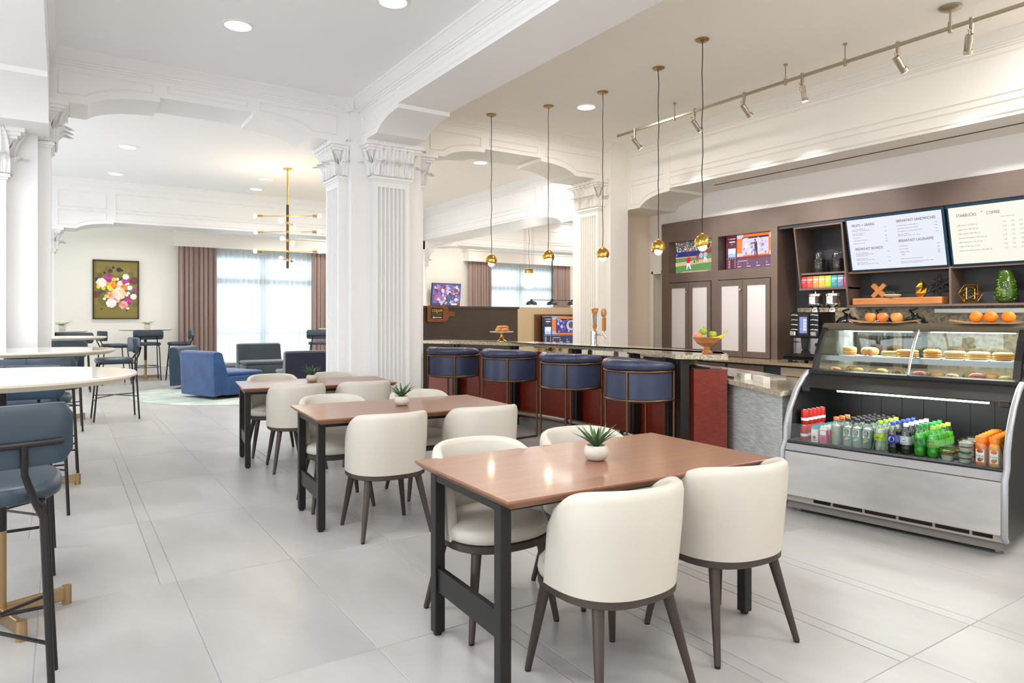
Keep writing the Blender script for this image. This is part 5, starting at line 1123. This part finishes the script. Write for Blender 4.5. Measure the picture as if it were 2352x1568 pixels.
spec = [(.10, cookm, 'chocolate chip cookie'), (.20, cookm, 'chocolate chip cookie'), (.27, muff, 'green tinted scone'), (.37, cookm, 'round golden cookie'), (.43, muff, 'flat seeded bun'), (.52, cookm, 'round golden cookie'), (.68, redm, 'dark berry pastry'), (.77, bun, 'glazed danish'), (.88, cookm, 'dark fruited scone'), (.97, muff, 'pistachio muffin'), (1.02, redm, 'blueberry muffin'), (1.09, bun, 'large golden scone'), (1.18, muff, 'lemon scone')]
for k, (u, m_, nm) in enumerate(spec):
    r = q.uniform(.042, .056); h = q.uniform(.03, .05)
    o = G().lathe([(r * .85, 0), (r, h * .3), (r * .9, h * .7), (r * .5, h), (.006, h * 1.04)], 16).o('baked_good', m_, smooth=60)
    put(o, u, .37 + .06 * (k % 2), 1.001, k * 40); tag(o, '%s on the lower glass deck, %s' % (nm, ('at the bar end of the case', 'second along in the case', 'third along in the case', 'fourth along in the case', 'fifth along in the case', 'just before the glass divider', 'just after the glass divider', 'after the dark berry pastry', 'after the glazed danish', 'among the muffins', 'beside the pistachio muffin', 'before the lemon scone', 'at the far end from the bar')[k]), 'pastry')
# ---- drinks: each kind built once, copied back along the shelf
Lw = mat('white_print', (248, 248, 248), .5); Lr = mat('red_print', (206, 36, 50), .5); Lk = mat('black_print', (20, 22, 24), .5); Lg = mat('green_print', (30, 120, 50), .5)
def sweep_label(parent, z0, z1, r, m, nm='wrap_label', a0=-3.3, a1=3.3):
    n = 24; return G().loft([[(r * math.sin(a0 + (a1 - a0) * i / n), -r * math.cos(a0 + (a1 - a0) * i / n), z) for i in range(n + 1)] for z in (z0, z1)], closed=False).o(nm, m, parent, 60)
def bottle(nm, label, grp, liquid, capc, lab, z_lab, deco, shape=0, first={}):
    t = thing('drink_bottle', label, 'bottle', group=grp)
    prof = [[(.028, 0), (.034, .008), (.035, .045), (.031, .06), (.034, .075), (.035, .12), (.030, .145), (.016, .178), (.0135, .185), (.0135, .196)],
            [(.030, 0), (.034, .006), (.034, .135), (.030, .155), (.017, .178), (.017, .19)], [(.031, 0), (.035, .006), (.035, .05), (.032, .065), (.035, .08), (.034, .135), (.024, .165), (.020, .172), (.020, .186)]][shape]
    zf = .15
    G().lathe(prof, 20).o('bottle_body', glass('pet_clear', (236, 242, 240), .14), t, 60)
    G().lathe([(p[0] - .0015, p[1] + .002) for p in prof if p[1] < zf] + [(.006, zf)], 20).o('liquid', liquid, t, 60)
    rc = prof[-1][0] + .002; G().lathe([(rc, prof[-1][1] - .012), (rc, prof[-1][1] + .008), (rc - .002, prof[-1][1] + .010), (.002, prof[-1][1] + .010)], 14).o('cap', capc, t, 50)
    if lab: sweep_label(t, *z_lab, .0362, lab)
    if deco: deco(t)
    return t
def cap(n, c): return mat('cap_' + n, c, .4)
def liq(n, c, tr_=0.0): return mat('liquid_' + n, c, .15, coat=.4, spec=.5)
def d_g(t): text('G', .04, (0, -.0004, .07), mat('orange_print', (226, 110, 50), .5), t, 'CENTER', wrap=.0366); 
def d_water(t):
    Q = Print(); Q.rect(-.022, .04, .022, .128, (246, 248, 248)); Q.rect(-.022, .04, .022, .076, (52, 156, 168)); Q.disc(.0, .056, .009, (240, 170, 90)); Q.disc(-.012, .05, .007, (236, 120, 110)); Q.disc(.012, .062, .007, (120, 200, 200)); Q.rect(-.017, .092, .017, .122, (26, 28, 32)); Q.o('front_label', ltprint, t, wrap=.0364)
    text('LIFE', .0125, (0, -.0006, .109), Lw, t, 'CENTER', wrap=.0366); text('WTR', .0125, (0, -.0006, .096), Lw, t, 'CENTER', wrap=.0366)
def d_starry(t):
    Q = Print(); Q.poly([(-.018, .094), (-.006, .118), (.004, .102), (.02, .104), (.008, .09)], (246, 226, 60)); Q.o('star_mark', ltprint, t, wrap=.0366); text('starry', .018, (0, -.0004, .088), Lk, t, 'CENTER', wrap=.0368)
def d_pepsi(t):
    Q = Print(); Q.disc(0, .094, .018, (248, 248, 250), n=24); Q.poly([(-.0172, .099)] + [(.0172 * math.cos(a), .094 + .0172 * math.sin(a)) for a in [math.pi * (1 - .09 - .82 * i / 12) for i in range(13)]] + [(.0172, .099)], (208, 30, 44)); Q.poly([(.0172, .088)] + [(.0172 * math.cos(a), .094 + .0172 * math.sin(a)) for a in [-math.pi * (.12 + .76 * i / 12) for i in range(13)]] + [(-.0172, .088)], (22, 60, 160)); Q.o('roundel', ltprint, t, wrap=.0366)
    text('PEPSI', .0105, (0, -.0006, .0903), Lk, t, 'CENTER', wrap=.0370)
def d_dew(t):
    text('MTN', .018, (-.002, -.0004, .098), mat('dew_dark_print', (10, 70, 36), .5), t, 'CENTER', wrap=.0368); text('DEW', .022, (0, -.0004, .08), Lr, t, 'CENTER', wrap=.0368)
rows = []; ORD = ('first', 'second', 'third', 'fourth', 'fifth', 'sixth', 'seventh')
oc = cap('orange', (232, 116, 50)); bcap = cap('black', (24, 24, 26)); lcap = cap('lime', (160, 210, 50)); blcap = cap('blue', (44, 70, 180)); wcap = cap('white', (232, 234, 236)); gcap = cap('green', (30, 140, 60))
rows.append((.246, bottle('sport', 'pale sports drink bottle with orange cap, front of its row', None, liq('cloudy', (206, 208, 196)), oc, None, None, d_g, 1), 3, 'pale orange-capped sports drink bottles queued behind the front one'))
for u, n in ((.328, 'beside the orange-capped bottle'), (.39, 'middle of the three water bottles'), (.458, 'beside the lime-capped bottle')):
    rows.append((u, bottle('water', 'water bottle with black cap and blue-white label, front row, ' + n, None, liq('water', (186, 196, 186)), bcap, None, None, d_water, 1), 6, 'black-capped water bottles queued behind the front row'))
rows.append((.54, bottle('starry', 'lemon lime soda bottle with lime cap, front of its row', None, liq('lemon', (206, 214, 190)), lcap, mat('lab_lime', (176, 206, 50), .4), (.072, .118), d_starry), 4, 'lime-capped lemon lime soda bottles queued behind the front one'))
rows.append((.62, bottle('cola', 'cola bottle with blue cap and blue label, front of its row', None, liq('cola', (40, 26, 24)), blcap, mat('lab_blue', (36, 56, 160), .4), (.066, .122), d_pepsi), 5, 'blue-capped cola bottles queued behind the front one'))
rows.append((.70, bottle('cola', 'sugar free cola bottle with white cap and silver label, front of its row', None, liq('cola', (40, 26, 24)), wcap, mat('lab_silver', (206, 210, 214), .35, .4), (.066, .122), d_pepsi), 5, 'white-capped cola bottles queued behind the front one'))
rows.append((.783, bottle('dew', 'bright green soda bottle with dark green cap, front of its row', None, liq('dew', (74, 200, 40)), gcap, mat('lab_green', (36, 150, 60), .4), (.070, .118), d_dew), 5, 'green-capped green soda bottles queued behind the front one'))
rows.append((.86, bottle('dew', 'bright green soda bottle with lime cap, front of its row', None, liq('dew', (74, 200, 40)), lcap, mat('lab_green2', (90, 190, 60), .4), (.070, .118), d_dew), 4, 'lime-capped green soda bottles queued behind the front one'))
for u, t, n, lb_ in rows:
    put(t, u, .03, .506)
    one = lb_.split(' queued')[0].replace('bottles', 'bottle')
    if 'water' in one: one += ' ' + {.328: 'of the first water row', .39: 'of the middle water row', .458: 'of the third water row'}[u]
    for k in range(1, n): put(dup(t, (0, 0, 0), 0, one + ', %s from the front' % ORD[k], lb_), u + .006 * k, .03 + .082 * k, .506)
# cans and cartons
canm = mat('red_can', (206, 52, 44), .3, .3); pk = mat('pink_carton', (226, 96, 140), .5); wc_ = mat('white_carton', (228, 226, 222), .5)
def can():
    t = thing('drink_can', 'red and silver drink can in the stack by the end panel', 'can', group='red cans'); G().lathe([(.024, 0), (.028, .008), (.028, .10), (.024, .112), (.004, .110)], 18).o('can_body', canm, t, 50); sweep_label(t, .03, .05, .0284, Lw, 'white_band'); G().lathe([(.024, .110), (.0235, .114), (.002, .112)], 16).o('can_lid', chrome, t, 50); return t
c0 = can()
for k in range(5): put(c0 if k == 0 else dup(c0, (0, 0, 0), 0), .005 + .004 * k, .05 + .062 * k, .506)['label'] = 'red drink can in the lower layer of the stack, %s from the front' % ORD[k]
for k in range(5): put(dup(c0, (0, 0, 0), 0), .005 + .004 * k, .06 + .062 * k, .622)['label'] = 'red drink can in the upper layer of the stack, %s from the front' % ORD[k]
def carton(nm, m, m2, lb_):
    t = thing('juice_carton', lb_, 'carton'); G().rbox(-.024, -.02, 0, .024, .02, .095, .002, 1).o('box', m, t); G().prism([(-.02, .095), (.02, .095), (.004, .118), (-.004, .118)], 'x', -.024, .024).box(-.024, -.003, .115, .024, .003, .124).o('gable', m2, t)
    Q = Print(); Q.rect(-.02, .06, .02, .09, (246, 240, 240)); Q.disc(0, .035, .013, (220, 60, 90)); Q.rect(-.016, .012, .016, .018, (120, 110, 120)); Q.o('print', ltprint, t).location = (0, -.0206, 0); return t
for u, m, m2, nm in ((.097, wc_, mat('teal_gable', (90, 160, 170), .5), 'white and teal juice carton'), (.16, pk, wc_, 'pink juice carton')):
    c0 = carton(nm, m, m2, nm + ', front of its row'); put(c0, u, .03, .506)
    for k in range(1, 7): put(dup(c0, (0, 0, 0), 0, nm + ', %s from the front of its row' % ORD[k], nm + ' row'), u + .006 * k, .03 + .05 * k, .506)
# yogurt cups and juice bottles
yog = mat('yogurt_white', (240, 238, 228), .4); gran = mat('granola', (196, 150, 90), .7, noise=(60, (150, 100, 50)), bump=(60, .8)); berry = mat('berry_layer', (150, 70, 70), .5); clr = glass('cup_plastic', (246, 248, 246), .12)
def cup(lb_, kind):
    t = thing('yogurt_cup', lb_, 'cup', group='yogurt cups'); G().lathe([(.032, 0), (.040, .058), (.043, .060), (.043, .064)], 20).o('cup_wall', clr, t, 60)
    if kind == 0: G().lathe([(.031, .002), (.036, .034), (.005, .034)], 18).o('yogurt', yog, t, 60); G().lathe([(.036, .034), (.039, .056), (.004, .06)], 18).o('granola_layer', gran, t, 60)
    else: G().lathe([(.031, .002), (.039, .055), (.005, .055)], 18).o('yogurt', yog, t, 60); G().lathe([(.0355, .026), (.0365, .034)], 18).o('berry_layer', berry, t, 60)
    G().lathe([(.045, .062), (.045, .067), (.038, .070), (.003, .070)], 20).o('lid', clr, t, 60); return t
c0 = cup('yogurt cup with granola, at the front beside the green soda', 0); c1 = cup('white yogurt cup in the stack at the front beside the juice bottles', 1)
put(c0, .945, .02, .506); put(c1, 1.045, .01, .506); put(dup(c1, (0, 0, 0), 0, 'white yogurt cup on top of the front stack'), 1.048, .012, .577)
for k, (u, v, z, src) in enumerate(((.955, .115, .506, c0), (.96, .21, .506, c0), (.965, .30, .506, c0), (1.045, .105, .506, c1), (1.045, .105, .577, c1), (1.05, .20, .506, c1), (1.05, .20, .577, c1))):
    put(dup(src, (0, 0, 0), 0, ('white yogurt cup beside the juice bottles, ' + ('', '', '', 'second from the front, lower', 'second from the front, upper', 'third from the front, lower', 'third from the front, upper')[k]) if src is c1 else 'granola yogurt cup beside the green soda, %s from the front' % ORD[k + 1], 'yogurt cups further back with lids' if src is c1 else 'granola cups further back'), u, v, z)
ojm = liq('orange_juice', (242, 160, 40)); pjm = liq('amber_juice', (222, 120, 40)); orcap = mat('orange_foil_cap', (236, 136, 30), .45)
def juice(lb_, m, fruit):
    t = thing('juice_bottle', lb_, 'bottle'); G().loft([[(x * a, y * a, z) for x, y in outline(.030, .030, 3.4, 20)] for a, z in ((.95, 0), (1, .005), (1, .115), (.93, .13), (.80, .14), (.78, .148))]).o('bottle_body', m, t, 60)
    G().lathe([(.031, .142), (.031, .172), (.029, .176), (.003, .176)], 22).o('cap', orcap, t, 50)
    Q = Print(); Q.rect(-.022, .02, .022, .098, (246, 246, 240)); Q.disc(0, .088, .018, fruit, .012); Q.disc(-.002, .034, .013, fruit); Q.poly([(.004, .03), (.018, .036), (.014, .05), (.006, .046)], (80, 150, 70)); Q.o('front_label', ltprint, t).location = (0, -.0306, 0)
    text('Tropicana', .0105, (0, -.0312, .056), mat('dark_green_print', (20, 90, 50), .5), t, 'CENTER'); return t
for u, m, fr_, nm in ((1.128, pjm, (206, 50, 60), 'apple juice bottle with orange cap and red label'), (1.2, ojm, (236, 100, 40), 'orange juice bottle with orange cap and orange label')):
    j0 = juice(nm + ', front of its row', m, fr_); put(j0, u, .02, .506)
    for k in range(1, 6): put(dup(j0, (0, 0, 0), 0, nm.split(' with')[0] + ', %s from the front of its row' % ORD[k], nm + ' row'), u, .02 + .072 * k, .506)
# on top of the case
pl = mat('olive_wood', (196, 150, 92), .4, noise=(6, (160, 112, 62), (1, 6, 1)))
ap = mat('blush_apple', (228, 130, 60), .3, noise=(3.5, (238, 190, 90), None, 3, .4, .6)); orn = mat('orange_peel', (240, 138, 22), .45, bump=(160, .25))
for nm, u, us, lb_ in (('apple', .36, (.27, .36, .46), 'apples'), ('orange', 1.05, (.965, 1.05, 1.15), 'oranges')):
    t = put(thing('wooden_tray', 'thin curved wooden tray of %s on top of the display case' % lb_, 'tray'), u, .60, 1.3725)
    G().loft([[(x, -.10 * s_, z), (x, .10 * s_, z), (x, .10 * s_, z + .008), (x, -.10 * s_, z + .008)] for x, s_, z in ((-.25, .25, .022), (-.20, .75, .012), (-.12, 1, .004), (0, 1, .002), (.12, 1, .004), (.20, .75, .012), (.25, .25, .022))]).o('tray_body', pl, t); G().lathe([(.05, 0), (.05, .003)], 16).o('foot', blk, t)
    for k, uu in enumerate(us):
        n_ = ('nearest the bar', 'in the middle', 'farthest from the bar')[k]
        if nm == 'apple': a = apple('blush red and yellow apple on the tray on the case, ' + n_, W(uu, .59, 1.381), ap, .040); a.rotation_euler = (.1, 0, k * 2.1)
        else:
            o = thing('orange', 'orange on the tray on the display case, ' + n_, 'fruit', W(uu, .59, 1.381)); G().ball((0, 0, .0395), .041, .041, .039, 20, 12).o('peel', orn, o, 80); G().lathe([(.004, .0775), (.003, .080), (.001, .080)], 8).o('stem_end', lett, o)
